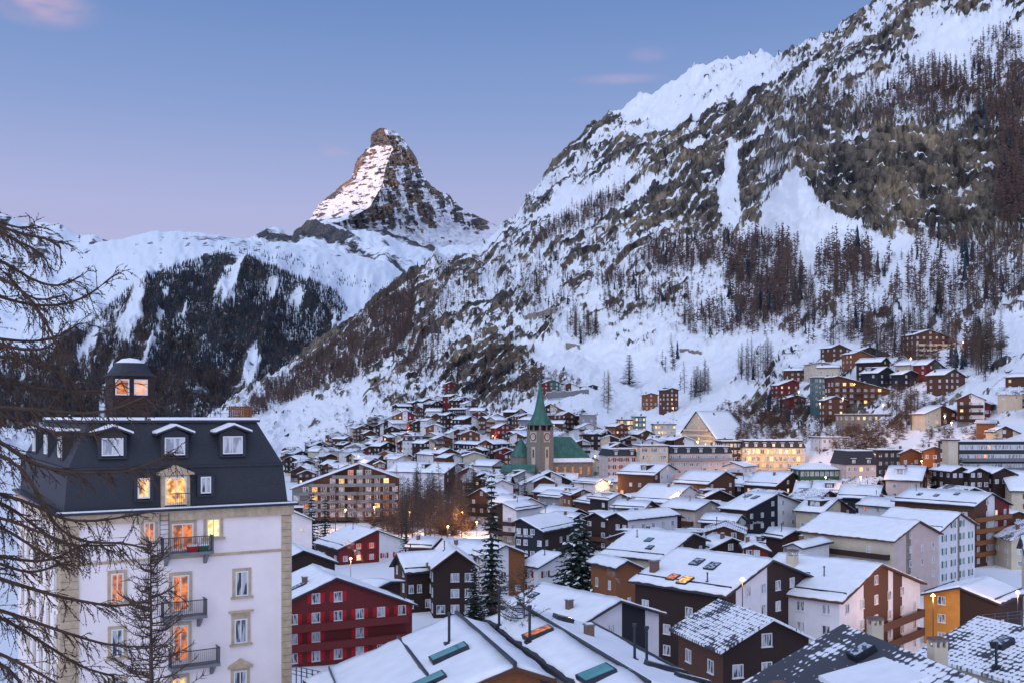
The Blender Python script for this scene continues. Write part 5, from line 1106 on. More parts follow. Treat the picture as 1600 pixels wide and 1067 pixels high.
# ------------------------------------------------------------------ the pale hotel on the left
def grand_hotel():
    yaw = R(32); t = Vector((math.cos(yaw), math.sin(yaw), 0)); bk = Vector((-math.sin(yaw), math.cos(yaw), 0))
    Cr = P(453, 788, 70.0); s_ = along(Cr, t, 97); Cl = Cr + t*s_; W = -s_; base = -27.5; zc = Cr.z; Dp = 25.0
    root = empty('grand_hotel', (Cl.x, Cl.y, base), yaw); tag(root, 'pale lilac hotel with dark mansard roof and sandstone corners filling the left side', 'hotel')
    HOUSES.append((270, 65, Cl.x+t.x*W/2+bk.x*12, Cl.y+t.y*W/2+bk.y*12, 14, root, base))
    zo = lambda z: z - base
    def loc(u, v, yoff=0.0):
        o = Cl + bk*yoff; k = (u-CX)/F; s = (k*o.y - o.x)/(t.x - k*t.y); y = o.y + s*t.y
        return s, (CY-v)/F*y - base
    def wh_(u, v, wpx, hpx):
        s0, _ = loc(u-wpx/2, v); s1, _ = loc(u+wpx/2, v); _, z0 = loc(u, v+hpx/2); _, z1 = loc(u, v-hpx/2); return (s0+s1)/2, z0, s1-s0, z1-z0
    m = MB(); m.box(0, W, 0, Dp, 0, zo(zc)-.02); m.build('wall', [M['hotelwall']], root)
    q = MB()
    for x0, x1 in ((-.12, .95), (W-.62, W+.1)):
        z = 0
        while z < zo(zc)-.7:
            q.box(x0, x1, -.10, .3 if x0 > 1 else .9, z, min(z+.46, zo(zc)-.7), 0); z += .49
    q.box(-.2, W+.2, -.28, Dp+.2, zo(zc)-.66, zo(zc)-.01, 0); q.box(-.45, W+.45, -.55, Dp+.45, zo(zc), zo(zc)+.16, 1); q.box(-.4, W+.4, -.5, -.12, zo(zc)+.163, zo(zc)+.24, 2)
    _, zsc = loc(438, 857); q.box(.96, W-.63, -.07, -.003, zsc-.16, zsc+.02, 0)
    q.box(-.07, -.003, 1, Dp, zsc-.16, zsc+.02, 0)
    q.build('stone_trim', [M['trim'], M['metal'], M['snow']], root)
    # mansard in two stages
    zb, zt = zo(-3.42), zo(-.42); r = MB(); zc0 = zo(zc)+.17
    def fr(i, z): return [(i, i, z), (W-i, i, z), (W-i, Dp-i, z), (i, Dp-i, z)]
    r.prism(fr(.12, zc0), fr(.38, zb)); r.prism(fr(.22, zb+.003), fr(.22, zb+.14)); r.prism(fr(.42, zb+.145), fr(1.8, zt)); r.prism(fr(1.62, zt+.003), fr(1.62, zt+.16))
    ro = r.build('mansard_roof', [M['slate']], root)
    s = MB(); s.prism(fr(1.66, zt+.163), fr(1.7, zt+.34)); s.build('snow_cover', [M['snow']], ro)
    def surround(x, z, w, h, sill=True, head=None, wd=.2, yy=0.0, m_='trim'):
        b = MB(); b.box(x-w/2-wd, x-w/2, yy-.08, yy, z-.02, z+h+wd); b.box(x+w/2, x+w/2+wd, yy-.08, yy, z-.02, z+h+wd); b.box(x-w/2, x+w/2, yy-.08, yy, z+h, z+h+wd)
        if sill: b.box(x-w/2-wd-.12, x+w/2+wd+.12, yy-.2, yy, z-.16, z-.022)
        if head == 'flat': b.box(x-w/2-wd-.2, x+w/2+wd+.2, yy-.24, yy, z+h+wd+.25, z+h+wd+.37); b.box(x-w/2-wd, x+w/2+wd, yy-.06, yy, z+h+wd+.003, z+h+wd+.247)
        if head == 'gable':
            b.box(x-w/2-wd-.2, x+w/2+wd+.2, yy-.24, yy, z+h+wd+.003, z+h+wd+.12)
            a = w/2+wd+.25; b.prism([(x-a, yy-.22, z+h+wd+.123), (x-a, yy, z+h+wd+.123), (x+a, yy, z+h+wd+.123), (x+a, yy-.22, z+h+wd+.123)], [(x-.05, yy-.22, z+h+wd+.62), (x-.05, yy, z+h+wd+.62), (x+.05, yy, z+h+wd+.62), (x+.05, yy-.22, z+h+wd+.62)])
        return b.build('window_surround', [M[m_]], None)
    def win_(u, v, w_, h_, kind, head=None, sill=True, mull=1, yy=-.0, sur=True):
        x, z, w, h = wh_(u, v, w_, h_); f = MB(); ring(f, w, h, .09, .09, 0, mull)
        o = f.build('window', [M['frame']], root, (x, yy, z)); p = MB(); p.quad([(-w/2+.05, -.03, .05), (w/2-.05, -.03, .05), (w/2-.05, -.03, h-.05), (-w/2+.05, -.03, h-.05)]); p.build('pane', [M[kind]], o)
        if sur: sr = surround(0, 0, w, h, sill, head); sr.parent = o
        return x, z, w, h
    # facade below the cornice
    win_(233, 830, 17, 30, 'lit_r'); win_(285, 838, 34, 42, 'lit_r', sill=False); win_(333, 824, 21, 29, 'lit_y')
    win_(183, 918, 20, 46, 'lit_r'); win_(282, 926, 26, 56, 'lit_r', sill=False); win_(377.5, 911, 20, 39, 'pane', None)
    win_(183, 1004, 19, 44, 'pane'); win_(282, 1004, 24, 56, 'lit_r', sill=False); win_(376, 985, 20, 38, 'pane', 'flat')
    win_(184, 1084, 20, 44, 'pane'); win_(279, 1086, 24, 56, 'lit'); win_(375, 1067, 20, 40, 'pane', 'gable')
    # lower mansard stage
    zwl = []
    def dorm(u, v, w_, h_, kind, pediment=False, m_='slate', gab=False, y0=.25):
        x, z, w, h = wh_(u, v, w_, h_); b = MB(); wd = .22
        b.box(x-w/2-wd, x-w/2, -.02+y0-.35, 1.9, z-.1, z+h+.12); b.box(x+w/2, x+w/2+wd, -.02+y0-.35, 1.9, z-.1, z+h+.12); b.box(x-w/2, x+w/2, y0-.37, 1.9, z+h, z+h+.12); b.box(x-w/2-wd, x+w/2+wd, y0-.4, 1.9, z-.2, z-.103)
        mm = [M[m_], M['snow']]
        if gab:
            a = w/2+.62; zt_ = z+h+.125
            for sg in (-1, 1):
                bb = [(x, y0-.75, zt_+.52), (x, 2.6, zt_+.52), (x+sg*a, 2.6, zt_+.02), (x+sg*a, y0-.75, zt_+.02)]; tp_ = [(p[0], p[1], p[2]+.12) for p in bb]; 
                if sg > 0: bb, tp_ = bb[::-1], tp_[::-1]
                b.prism(bb, tp_, 0)
                s1 = [(p[0]*.97+x*.03, p[1]+.04, p[2]+.003) for p in tp_]; b.prism(s1, [(p[0], p[1], p[2]+.14) for p in s1], 1)
            b.quad([(x-a+.3, y0-.36, zt_), (x+a-.3, y0-.36, zt_), (x, y0-.36, zt_+.5)], 0)
        if pediment:
            a = w/2+.45; zt_ = z+h+.13; b.box(x-a, x+a, y0-.6, 1, zt_, zt_+.12); b.prism([(x-a, y0-.6, zt_+.123), (x+a, y0-.6, zt_+.123), (x+a, 1.2, zt_+.123), (x-a, 1.2, zt_+.123)], [(x-.04, y0-.6, zt_+.62), (x+.04, y0-.6, zt_+.62), (x+.04, 1.2, zt_+.62), (x-.04, 1.2, zt_+.62)])
        d = b.build('dormer', mm, root); f = MB(); ring(f, w, h, .09, .09); f.quad([(-w/2+.05, -.03, .05), (w/2-.05, -.03, .05), (w/2-.05, -.03, h-.05), (-w/2+.05, -.03, h-.05)], 1)
        f.build('window', [M['frame'], M[kind]], d, (x, y0-.30, z))
    dorm(224, 762, 19, 32, 'lit', m_='slate'); dorm(274, 766, 34, 44, 'lit', True, 'trim'); dorm(321, 757, 16, 26, 'pane')
    dorm(178, 698, 34, 28, 'pane_curt', gab=True, y0=.85); dorm(276, 697, 32, 28, 'pane_curt', gab=True, y0=.85); dorm(367, 695, 31, 28, 'pane_curt', gab=True, y0=.85)
    # left flank: windows and dormers on the side wall
    for k, v in enumerate((838, 918, 1000, 1080)):
        _, z = loc(97, v + 22)
        for j in range(6):
            f = MB(); w, h = 1.0, 2.0; ring(f, w, h, .09, .09); f.box(-w/2-.2, -w/2-.003, -.08, 0, 0, h+.2, 2); f.box(w/2+.003, w/2+.2, -.08, 0, 0, h+.2, 2); f.box(-w/2-.2, w/2+.2, -.12, 0, -.2, -.003, 2); f.quad([(-w/2+.05, -.03, .05), (w/2-.05, -.03, .05), (w/2-.05, -.03, h-.05), (-w/2+.05, -.03, h-.05)], 1)
            f.build('window', [M['frame'], M['lit'] if (j == 3 and k == 0) else M['pane'], M['trim']], root, (-.0, 2.4+j*3.8, z), (0, 0, -math.pi/2))
    for j in range(3):
        b = MB(); y = 4.5+j*7; b.box(.5, 3, y-.9, y+.9, zb+.5, zb+2.3, 0); b.box(.1, 3.2, y-1.2, y+1.2, zb+2.303, zb+2.45, 0); b.box(.15, 3.1, y-1.1, y+1.1, zb+2.453, zb+2.6, 1)
        d = b.build('dormer', [M['slate'], M['snow']], root); f, _ = win_data('pane', 1.3, 1.4, False); link('window', f, d, (.5, y, zb+.7), (0, 0, -math.pi/2))
    # balconies with iron railings
    def balcony(u0, u1, v, mname='balcony', dz=1.0, out=1.0, pots=False):
        x0, z = loc(u0, v); x1, _ = loc(u1, v); b = MB(); b.box(x0, x1, -out, 0, z-.2, z, 0)
        n = int((x1-x0)/.13)
        for k in range(n+1): xx = x0+.03+(x1-x0-.06)*k/n; b.box(xx-.012, xx+.012, -out+.02, -out+.045, z, z+dz, 1)
        for yk in range(1, 7): yk_ = -out + yk*out/7; b.box(x0+.02, x0+.045, yk_-.012, yk_+.012, z, z+dz, 1); b.box(x1-.045, x1-.02, yk_-.012, yk_+.012, z, z+dz, 1)
        b.box(x0, x1, -out, -out+.06, z+dz, z+dz+.05, 1); b.box(x0, x0+.06, -out+.06, 0, z+dz, z+dz+.05, 1); b.box(x1-.06, x1, -out+.06, 0, z+dz, z+dz+.05, 1)
        for xx in (x0+.25, x1-.45): b.prism([(xx, -.1, z-.9), (xx+.2, -.1, z-.9), (xx+.2, 0, z-.9), (xx, 0, z-.9)], [(xx, -out+.1, z-.203), (xx+.2, -out+.1, z-.203), (xx+.2, 0, z-.203), (xx, 0, z-.203)], 0)
        b.build(mname, [M['concrete'], M['metal']], root); return x0, x1, z
    x0, x1, z = balcony(250, 328, 863); balcony(250, 318, 963); balcony(262, 338, 1040)
    for xx, c, lb in ((x1-1.3, 'brightred', 'red flower box at the middle of the upper balcony of the pale hotel'), (x1-.6, 'green', 'green flower box at the right end of the upper balcony of the pale hotel')):
        p = MB(); p.prism([(-.3, -.15, 0), (.3, -.15, 0), (.3, .15, 0), (-.3, .15, 0)], [(-.36, -.2, .34), (.36, -.2, .34), (.36, .2, .34), (-.36, .2, .34)]); p.box(-.3, .3, -.15, .15, .343, .45, 1)
        w0 = root.matrix_basis if False else None
        pos = Cl + t*xx + bk*(-.55); o = p.build('flower_box', [M[c], M['snow']], None, (pos.x, pos.y, base+z+.005), (0, 0, yaw)); tag(o, lb, 'flower box')
    b = MB(); x, zz = loc(281, 796)                                     # French balcony grille
    for k in range(13): b.box(x-.75+k*.12, x-.73+k*.12, -.5, -.48, zz+.2, zz+1.1)
    b.box(x-.8, x+.75, -.52, -.46, zz+1.1, zz+1.15); b.build('railing', [M['metal']], root)
    # fire ladders
    for (ua, va, ub, vb_) in ((255, 800, 255, 850), (237, 850, 237, 960)):
        xa, za = loc(ua, va); xb, zb_ = loc(ub, vb_); b = MB()
        for dx in (-.28, .28): b.tube([(xa+dx, -.35, za), (xb+dx, -.35, zb_)], .025, 5)
        n = int((za-zb_)/.28)
        for k in range(n): zz = zb_ + (za-zb_)*k/n + .1; b.box(xa-.28, xa+.28, -.37, -.34, zz, zz+.03)
        b.build('fire_ladder', [M['metal']], root)
    # roof tower
    c = P(203, 640, 76); loc_c = Matrix.Rotation(-yaw, 4, 'Z') @ (c - Vector((Cl.x, Cl.y, 0)))
    tz0, tz1 = zt, zo((CY-588)/F*76); cx, cy = loc_c.x, loc_c.y; hw = 1.5; b = MB(); b.box(cx-hw, cx+hw, cy-hw, cy+hw, tz0, tz1); tw = b.build('roof_tower', [M['dkwood']], root)
    d = MB(); n = 20; prof = [(hw*1.36, tz1), (hw*1.14, tz1+.22), (hw*.95, tz1+.6), (hw*.76, tz1+1.0), (hw*.42, tz1+1.32), (.02, tz1+1.42)]
    for r_, z_ in prof:
        for k in range(n):
            a = 2*math.pi*k/n; sq = 1/max(abs(math.cos(a)), abs(math.sin(a)))**.5; d.v.append((cx+r_*math.cos(a)*sq*.92, cy+r_*math.sin(a)*sq*.92, z_))
    for i in range(len(prof)-1):
        for k in range(n): k2 = (k+1) % n; d.f.append((i*n+k, i*n+k2, (i+1)*n+k2, (i+1)*n+k)); d.m.append(1 if i >= 3 else 0)
    d.f.append(tuple(range(n-1, -1, -1))); d.m.append(0); d.tube([(cx, cy, tz1+1.5), (cx, cy, tz1+3.2)], .03, 5, 0)
    d.build('dome', [M['slate'], M['snow']], tw, smooth=False)
    for u_ in (191, 220):
        kx = (u_-CX)/F; o = Cl + bk*(cy-hw); s1 = (kx*o.y-o.x)/(t.x-kx*t.y); f = MB(); w, h = .98, 1.2; ring(f, w, h, .09, .08, 0, 0); f.quad([(-w/2+.05, -.03, .05), (w/2-.05, -.03, .05), (w/2-.05, -.03, h-.05), (-w/2+.05, -.03, h-.05)], 1)
        f.build('window', [M['frame'], M['lit_r'] if u_ == 191 else M['litpink']], tw, (s1, cy-hw, tz1-1.45))
    # terrace rail and timber screen on the flat roof
    b = MB(); 
    for k in range(16): x = 2.2 + k*(W-4.4)/15; b.tube([(x, 2.2, zt+.16), (x, 2.2, zt+1.05)], .02, 5)
    b.tube([(2.2, 2.2, zt+1.05), (W-2.2, 2.2, zt+1.05)], .02, 5); b.tube([(2.2, 2.2, zt+.62), (W-2.2, 2.2, zt+.62)], .012, 5); b.build('terrace_rail', [M['metal']], root)
    b = MB(); xr = W-2.6
    for k in range(11): b.box(xr-.95+k*.15, xr-.83+k*.15, 2.6, 2.63, zt+.2, zt+1.15)
    b.box(xr-1.0, xr+.75, 2.63, 2.69, zt+.35, zt+.42); b.box(xr-1.0, xr+.75, 2.63, 2.69, zt+.9, zt+.97); b.build('timber_screen', [M['orange']], root)
M['litpink'] = litmat('pink_lit_window', (.85, .38, .28), (1.0, .58, .42), .8)
grand_hotel()

# ------------------------------------------------------------------ trees
M['bark'] = mat('larch_bark', (.085, .062, .055), .9, .4, 3.0, (1, 1, .3)); M['twig'] = mat('larch_twigs', (.135, .095, .08), .9, .35, .5)
M['needle'] = mat('spruce_needles', (.022, .042, .032), .9, .5, .4); M['twigdark'] = mat('near_larch_twigs', (.080, .052, .038), .9, .3, 4)
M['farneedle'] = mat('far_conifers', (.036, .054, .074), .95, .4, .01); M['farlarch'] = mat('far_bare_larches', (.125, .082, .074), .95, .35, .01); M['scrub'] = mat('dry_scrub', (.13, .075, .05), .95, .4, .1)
def spruce_mesh(name, h, r, nw, nb, seg, seed, snow=.15, ls=.5, top=.9):
    q = random.Random(seed); m = MB(); m.tube([(0, 0, 0), (0, 0, h*.5), (0, 0, h*.97)], [h*.017, h*.011, .02], 6, 0)
    c = MB()
    for i in range(nw):
        f = (i+.5)/nw; z = h*(.05+.94*f); rad = r*((1-f)**top)*q.uniform(.8, 1.12) + .12
        for k in range(nb):
            if q.random() < .10: continue
            a = 2*math.pi*(k+q.random())/nb; ln = rad*q.uniform(.65, 1.15); dr = q.uniform(.15, .45)*(1-f*.6); ca, sa = math.cos(a), math.sin(a)
            ns = max(2, int(seg*ln/r*1.6))
            for j in range(ns):
                g = (j+.6)/ns; px, py, pz = ca*ln*g, sa*ln*g, z - dr*ln*g + .25*dr*ln*g*g
                for w in range(2):
                    sp = ls*(1.15-g*.6)*q.uniform(.6, 1.3); b_ = a + q.uniform(-1.3, 1.3); dx, dy = math.cos(b_)*sp, math.sin(b_)*sp; ox, oy = -math.sin(b_)*sp*.34, math.cos(b_)*sp*.34; dz = -q.uniform(.1, .65)*sp
                    mi_ = 1 if q.random() < snow and w == 0 else 0; up = .05 if mi_ else 0
                    c.quad([(px-ox, py-oy, pz+up), (px+dx*.5-ox*.9, py+dy*.5-oy*.9, pz+dz*.3+up), (px+dx, py+dy, pz+dz+up), (px+dx*.5+ox, py+dy*.5+oy, pz+dz*.4+up), (px+ox, py+oy, pz+up)], mi_)
    return m.mesh('trunk', [M['bark']]), c.mesh('crown', [M['needle'], M['snow']])
def larch_mesh(h, nb, nt_, seed, wdt=.14, spread=.2, th=.05, base=.12):
    q = random.Random(seed); m = MB(); lean = q.uniform(-.03, .03)*h
    m.tube([(0, 0, -1), (lean*.3, 0, h*.5), (lean, 0, h)], [h*.009+.03, h*.006+.02, .02], 5, 0); c = MB()
    for i in range(nb):
        f = base + (1-base)*(i+q.random())/nb; z = h*f; ln = h*spread*(1-f)**.65*q.uniform(.5, 1.15) + .25; a = q.uniform(0, 6.283); ca, sa = math.cos(a), math.sin(a); x0 = lean*f
        p0 = Vector((x0, 0, z)); p1 = Vector((x0+ca*ln*.55, sa*ln*.55, z - ln*.12)); p2 = Vector((x0+ca*ln, sa*ln, z + ln*q.uniform(-.15, .2)))
        n = Vector((-sa, ca, 0)); w = th
        c.quad([p0+Vector((0, 0, w)), p1+Vector((0, 0, w*.7)), p2, p1-Vector((0, 0, w*.7)), p0-Vector((0, 0, w))]); c.quad([p0+n*w, p1+n*w*.7, p2, p1-n*w*.7, p0-n*w])
        for k in range(nt_):
            g = q.uniform(.25, 1); s = p0.lerp(p1, g*2) if g < .5 else p1.lerp(p2, g*2-1); d = Vector((q.uniform(-1, 1), q.uniform(-1, 1), q.uniform(-1.3, .5)))*ln*.26; e = d.orthogonal().normalized()*th*.55
            c.quad([s-e, s+d, s+e])
    return m.mesh('trunk', [M['bark']]), c.mesh('crown', [M['twig']])
TREE_N = 0
def plant(name, data, loc, s, label, cat='tree', group=None, sz=None):
    o = link(name, None, None, loc, (0, 0, random.uniform(0, 6.28)), (s, s, sz or s)); tag(o, label, cat, group)
    link('trunk', data[0], o); link('crown', data[1], o); return o

# single spruces of the village
spA = spruce_mesh('a', 26, 3.6, 30, 13, 7, 3, .07, .75); spB = spruce_mesh('b', 16, 7.0, 22, 17, 11, 5, .22, .95, .75); spC = spruce_mesh('c', 14, 2.6, 20, 11, 5, 8, .06, .6)
def at_px(name, data, h0, u, vt, vb, D, label, cat='tree', group=None, wid=1.0):
    b = P(u, vb, D); g = ground_z(b.x, b.y); z = min(b.z, g); h = (CY-vt)/F*D - z; s = h/h0
    o = plant(name, data, (b.x, b.y, z), s*wid, label, cat, group, s); return o
at_px('spruce', spA, 26, 768, 736, 965, 158, 'tall narrow dark spruce behind the dark brown chalet')
at_px('spruce', spA, 26, 742, 880, 980, 150, 'short dark spruce at the right end of the dark brown chalet', wid=1.5)
at_px('spruce', spB, 16, 906, 806, 925, 176, 'broad spreading spruce with snow on its boughs, centre of the picture')
for k, (u, vt, vb, D, lb) in enumerate(((742,738,800,340,'left one of the dark spruces before the church choir'),(757,742,802,335,'second dark spruce before the church choir'),(789,738,792,360,'narrow dark spruce just left of the stone monument'),(820,742,795,372,'narrow dark spruce just right of the stone monument'),
        (487,768,806,262,'left dark fir below the long balcony building'),(508,778,812,258,'right dark fir below the long balcony building'),(583,812,830,248,'small dark fir on the snowy garden slope behind the red houses'),(634,812,850,240,'dark fir at the corner of the red and white house'),
        (1153,702,762,410,'tall dark spruce standing before the floodlit hotel'),(566,652,668,780,'tiny dark fir at the upper left edge of the village'),(983,553,582,760,'single round dark pine on the open snow above the village'),(1350,690,712,350,'small dark fir behind the slate mansard hotel'),
        (1478,740,765,300,'dark bushy fir left of the row of three dark chalets'),(1455,735,770,296,'dark fir right of the pink chimney house'))):
    at_px('spruce', spC, 14, u, vt, vb, D, lb, wid=1.25 if k != 10 else 1.9)
LM = [larch_mesh(18, 110, 8, 31+i, spread=.20, th=.05) for i in range(5)]
BM = [larch_mesh(14, 90, 14, 61+i, spread=.34, th=.04, base=.25) for i in range(4)]
# bare trees of the churchyard park
q = random.Random(5); n = 0
for k in range(98):
    u = q.uniform(596, 745) if k < 84 else q.uniform(520, 600); v = q.uniform(775, 856) if k < 92 else q.uniform(800, 822)
    D = min(370, 36.5*F/(v-CY)); b = P(u, v, D)
    if any((hx-b.x)**2+(hy-b.y)**2 < (hr*.8)**2 for (_, _, hx, hy, hr, _, _) in HOUSES): continue
    plant('bare_tree', q.choice(BM + LM[:1]), (b.x, b.y, ground_z(b.x, b.y)), q.uniform(.75, 1.1), 'leafless brown tree in the park between the balcony building and the church', 'tree', 'bare trees in the village park')
number_left([o for o in COL.objects if o.name.startswith('bare_tree')], 'leafless brown tree', 'in the park before the church')
# larches on the slopes: (u, v of the foot, spread u, spread v, number, tallest, group text)
CL = [
 (1455,150,62,42,170,20,'high on the right hand peak', 'dense stand high under the top edge'), (1565,140,50,80,190,20,'high at the right edge of the picture','r'),
 (1250,190,50,40,26,15,'','' ), (1580,300,24,70,50,19,'',''), (1335,170,70,30,30,15,'',''),
 (905,345,75,16,230,18,'','diag'), (1060,405,55,28,120,18,'',''), (1195,440,60,62,230,22,'',''), (1150,400,50,26,60,20,'',''), (1320,430,48,36,80,22,'',''),
 (910,520,30,20,52,20,'in the clump on the bench above the spire','x'), (1095,505,36,22,50,19,'in the clump above the two brown cabins','x'), (1255,490,28,40,36,20,'on the middle of the right slope','x'),
 (1178,588,32,18,22,21,'above the steep snow roof','x'), (1085,618,26,16,18,20,'beside the two brown cabins','x'), (1048,575,14,16,8,18,'beside the two brown cabins','x'),
 (1395,535,110,26,74,19,'just above the right slope chalets','x'), (1540,565,26,34,44,22,'in the thicket right of the highest chalet','x'), (1560,420,40,50,42,21,'at the right edge below the cliff','x'),
 (1500,480,60,30,34,20,'at the right edge below the cliff','x'), (950,640,8,16,4,22,'on the snow right of the spire','x'), (1415,660,22,20,16,17,'between the two groups of right slope chalets','x'),
 (1480,440,110,60,110,18,'',''), (1590,240,30,110,120,20,'',''), (1300,500,90,40,60,18,'',''), (1010,440,90,60,80,17,'',''), (1450,545,110,40,60,17,'',''), (1150,500,60,30,50,18,'',''), (900,420,110,40,80,15,'',''), (1350,160,60,50,60,15,'',''), (690,455,55,50,90,17,'',''), (650,540,40,48,130,16,'',''), (790,440,60,40,60,16,'',''), (780,600,70,34,46,14,'',''), (860,470,40,30,30,16,'',''), (1210,650,40,22,18,12,'',''), (985,470,50,30,24,17,'','')]
ind = []; stuffA = []; q = random.Random(77)
for (cu, cv, ru, rv, n, h, gt, mode) in CL:
    for k in range(n):
        a = q.uniform(0, 6.283); r_ = math.sqrt(q.random()); du = math.cos(a)*r_; dv = math.sin(a)*r_
        u = cu+du*ru; v = cv+dv*rv + (-du*ru*.52 if mode == 'diag' else 0)
        p = on_ground(u, v); hh = h*q.uniform(.55, 1.1); kind = 'larch' if q.random() < .93 else 'spruce'
        if mode == 'x': ind.append((hh/p.y, p, hh, gt, kind))
        else: stuffA.append((p, hh, kind)); p2 = on_ground(u+q.gauss(0, 9), v+q.gauss(0, 7)); stuffA.append((p2, hh*q.uniform(.7, 1), kind))
ind.sort(key=lambda z: -z[0])
for i, (_, p, hh, gt, kind) in enumerate(ind):
    if kind == 'larch' and i < 280: plant('larch_tree', q.choice(LM), p, hh/18, 'bare brown larch ' + gt, 'tree', 'larches ' + gt)
    elif kind == 'spruce' and i < 280: plant('spruce', spC, p, hh/16, 'dark green conifer ' + gt, 'tree', 'conifers ' + gt)
    else: stuffA.append((p, hh, kind))
byg = defaultdict(list)
for o in COL.objects:
    if o.get('group', '')[:8] in ('larches ', 'conifers'): byg[o['group']].append(o)
for g_, lst in byg.items(): number_left(lst, 'bare brown larch' if g_[0] == 'l' else 'dark green conifer', g_.split(' ', 1)[1])
# brown larch forest on the near left flank
FP = [(372,662),(400,618),(450,585),(505,548),(560,500),(600,462),(625,438),(650,430),(650,470),(640,520),(610,560),(560,590),(520,600),(470,622),(430,640)]
cu = rs.uniform(365, 660, 14000); cv = rs.uniform(425, 668, 14000); cn = fbm(cu/22., cv/18., 3, 5); n = 0
for u, v, k_ in zip(cu, cv, cn):
    if n >= 4600: break
    if k_ < .36 or not pip(u, v, FP): continue
    stuffA.append((on_ground(u, v), q.uniform(9, 18), 'larch' if q.random() < .95 else 'spruce')); n += 1
# low scrub: on the banks by the floodlit hotel, among the rocks and between the houses
for (u0, v0, ru, rv, n_) in ((1185,672,50,26,260),(1150,650,30,16,90),(700,810,55,34,420),(620,815,40,26,200),(850,600,60,20,160),(720,560,90,50,300),(760,480,90,70,260),(1230,640,30,26,90),(1330,700,60,24,120),(640,620,60,30,160),(1120,440,120,90,320),(1420,600,70,60,260),(1330,680,90,26,260),(1500,700,60,30,80),(560,700,80,40,200),(1000,800,300,60,260)):
    for k in range(n_):
        a = q.uniform(0, 6.283); r_ = math.sqrt(q.random()); stuffA.append((on_ground(u0+math.cos(a)*r_*ru, v0+math.sin(a)*r_*rv), q.uniform(1.6, 4.5), 'scrub'))
def forest(name, pts, label, kinds):
    """many far trees as one mesh: thin crossed slivers for bare larches, ragged cones for conifers"""
    for kd, mm in kinds:
        V = []; Fc = []
        g = np.random.RandomState(9)
        sel = [(p, h) for (p, h, k_) in pts if k_ == kd]
        if not sel: continue
        P0 = np.array([tuple(p) for p, h in sel]); Hh = np.array([h for p, h in sel]); nT = len(sel); vs = []; off = 0
        if kd in ('larch', 'scrub'):
            K = 34; wide = .20 if kd == 'larch' else .8
            f = g.uniform(.08, .98, (nT, K)); a = g.uniform(0, 2*math.pi, (nT, K)); ln = Hh[:, None]*wide*(1-f)**.6*g.uniform(.5, 1.2, (nT, K))+.3
            base = np.stack([P0[:, None, 0]+0*f, P0[:, None, 1]+0*f, P0[:, None, 2]+Hh[:, None]*f], 2); tip = base + np.stack([np.cos(a)*ln, np.sin(a)*ln, ln*g.uniform(-.2, .5, (nT, K))], 2)
            wdt = (Hh[:, None]*.022+0*f)[..., None]; upv = np.array([0, 0, 1.])
            tri = np.stack([base-upv*wdt, tip, base+upv*wdt], 2).reshape(-1, 3, 3)
            # trunk as two crossed triangles
            for ax in (np.array([1., 0, 0]), np.array([0, 1., 0])):
                t_ = np.stack([P0-ax*(Hh*.012)[:, None]-[0, 0, 1.], P0+ax*(Hh*.012)[:, None]-[0, 0, 1.], P0+np.array([0, 0, 1.])*Hh[:, None]], 1); tri = np.concatenate([tri, t_], 0)
        else:
            T = 4; S = 4; tris = []
            for ti in range(T):
                z0 = .12+ti*.2; z1 = min(1, z0+.36); rr = .125*(1-ti/T*.8)
                for s in range(S):
                    a0 = g.uniform(0, 6.28, nT); a1 = a0 + 1.7
                    rj = Hh*rr*g.uniform(.7, 1.2, nT)
                    tris.append(np.stack([P0+np.stack([np.cos(a0)*rj, np.sin(a0)*rj, Hh*z0], 1), P0+np.stack([np.cos(a1)*rj, np.sin(a1)*rj, Hh*(z0+g.uniform(-.03, .03, nT))], 1), P0+np.stack([0*Hh, 0*Hh, Hh*z1], 1)], 1))
            tri = np.concatenate(tris, 0)
        vs = tri.reshape(-1, 3); fc = np.arange(len(vs)).reshape(-1, 3)
        me = raw_mesh(name, vs, fc, M[mm]); o = link(name, me); tag(o, label[kd], 'forest', None, 'stuff')
forest('mountain_forest', stuffA, {'larch': 'mass of far bare brown larches covering the near slopes', 'spruce': 'scattered far dark conifers among the larches on the near slopes', 'scrub': 'low bare bushes on the banks and rocks round the village'}, (('larch', 'farlarch'), ('spruce', 'farneedle'), ('scrub', 'scrub')))
# far hill forest
BP = [(-60,560),(60,556),(130,520),(160,490),(200,455),(240,430),(300,410),(330,402),(345,398),(362,408),(400,410),(450,430),(500,446),(530,460),(545,486),(520,520),(470,580),(420,620),(380,660),(-60,664)]
pts = []; n = 0
cu = rs.uniform(-60, 545, 90000); cv = rs.uniform(398, 664, 90000); c1 = fbm((cu+cv*.35)/16., cv/70., 4, 12)*.55 + fbm(cu/38., cv/30., 3, 19)*.45
for u, v, g1 in zip(cu, cv, c1):
    if n >= 24000: break
    thr = .375 if (250 < u < 540 and v < 560) else .41
    if g1 < thr + .03*q.random() or not pip(u, v, BP): continue
    dark = .62 if (u > 230 and v < 580) else .25
    pts.append((on_layer(GB, u, v), q.uniform(10, 22), 'spruce' if q.random() < dark else 'larch')); n += 1
for k in range(160):
    u = q.uniform(340, 620); v = np.interp(u, [340, 460, 620], [392, 408, 470]) + q.gauss(0, 6); pts.append((on_layer(GB, u, v), q.uniform(10, 20), 'spruce'))
forest('hill_forest', pts, {'spruce': 'dark conifer forest covering the far hill on the left', 'larch': 'brownish bare forest on the lower part of the far left hill'}, (('spruce', 'farneedle'), ('larch', 'farlarch')))

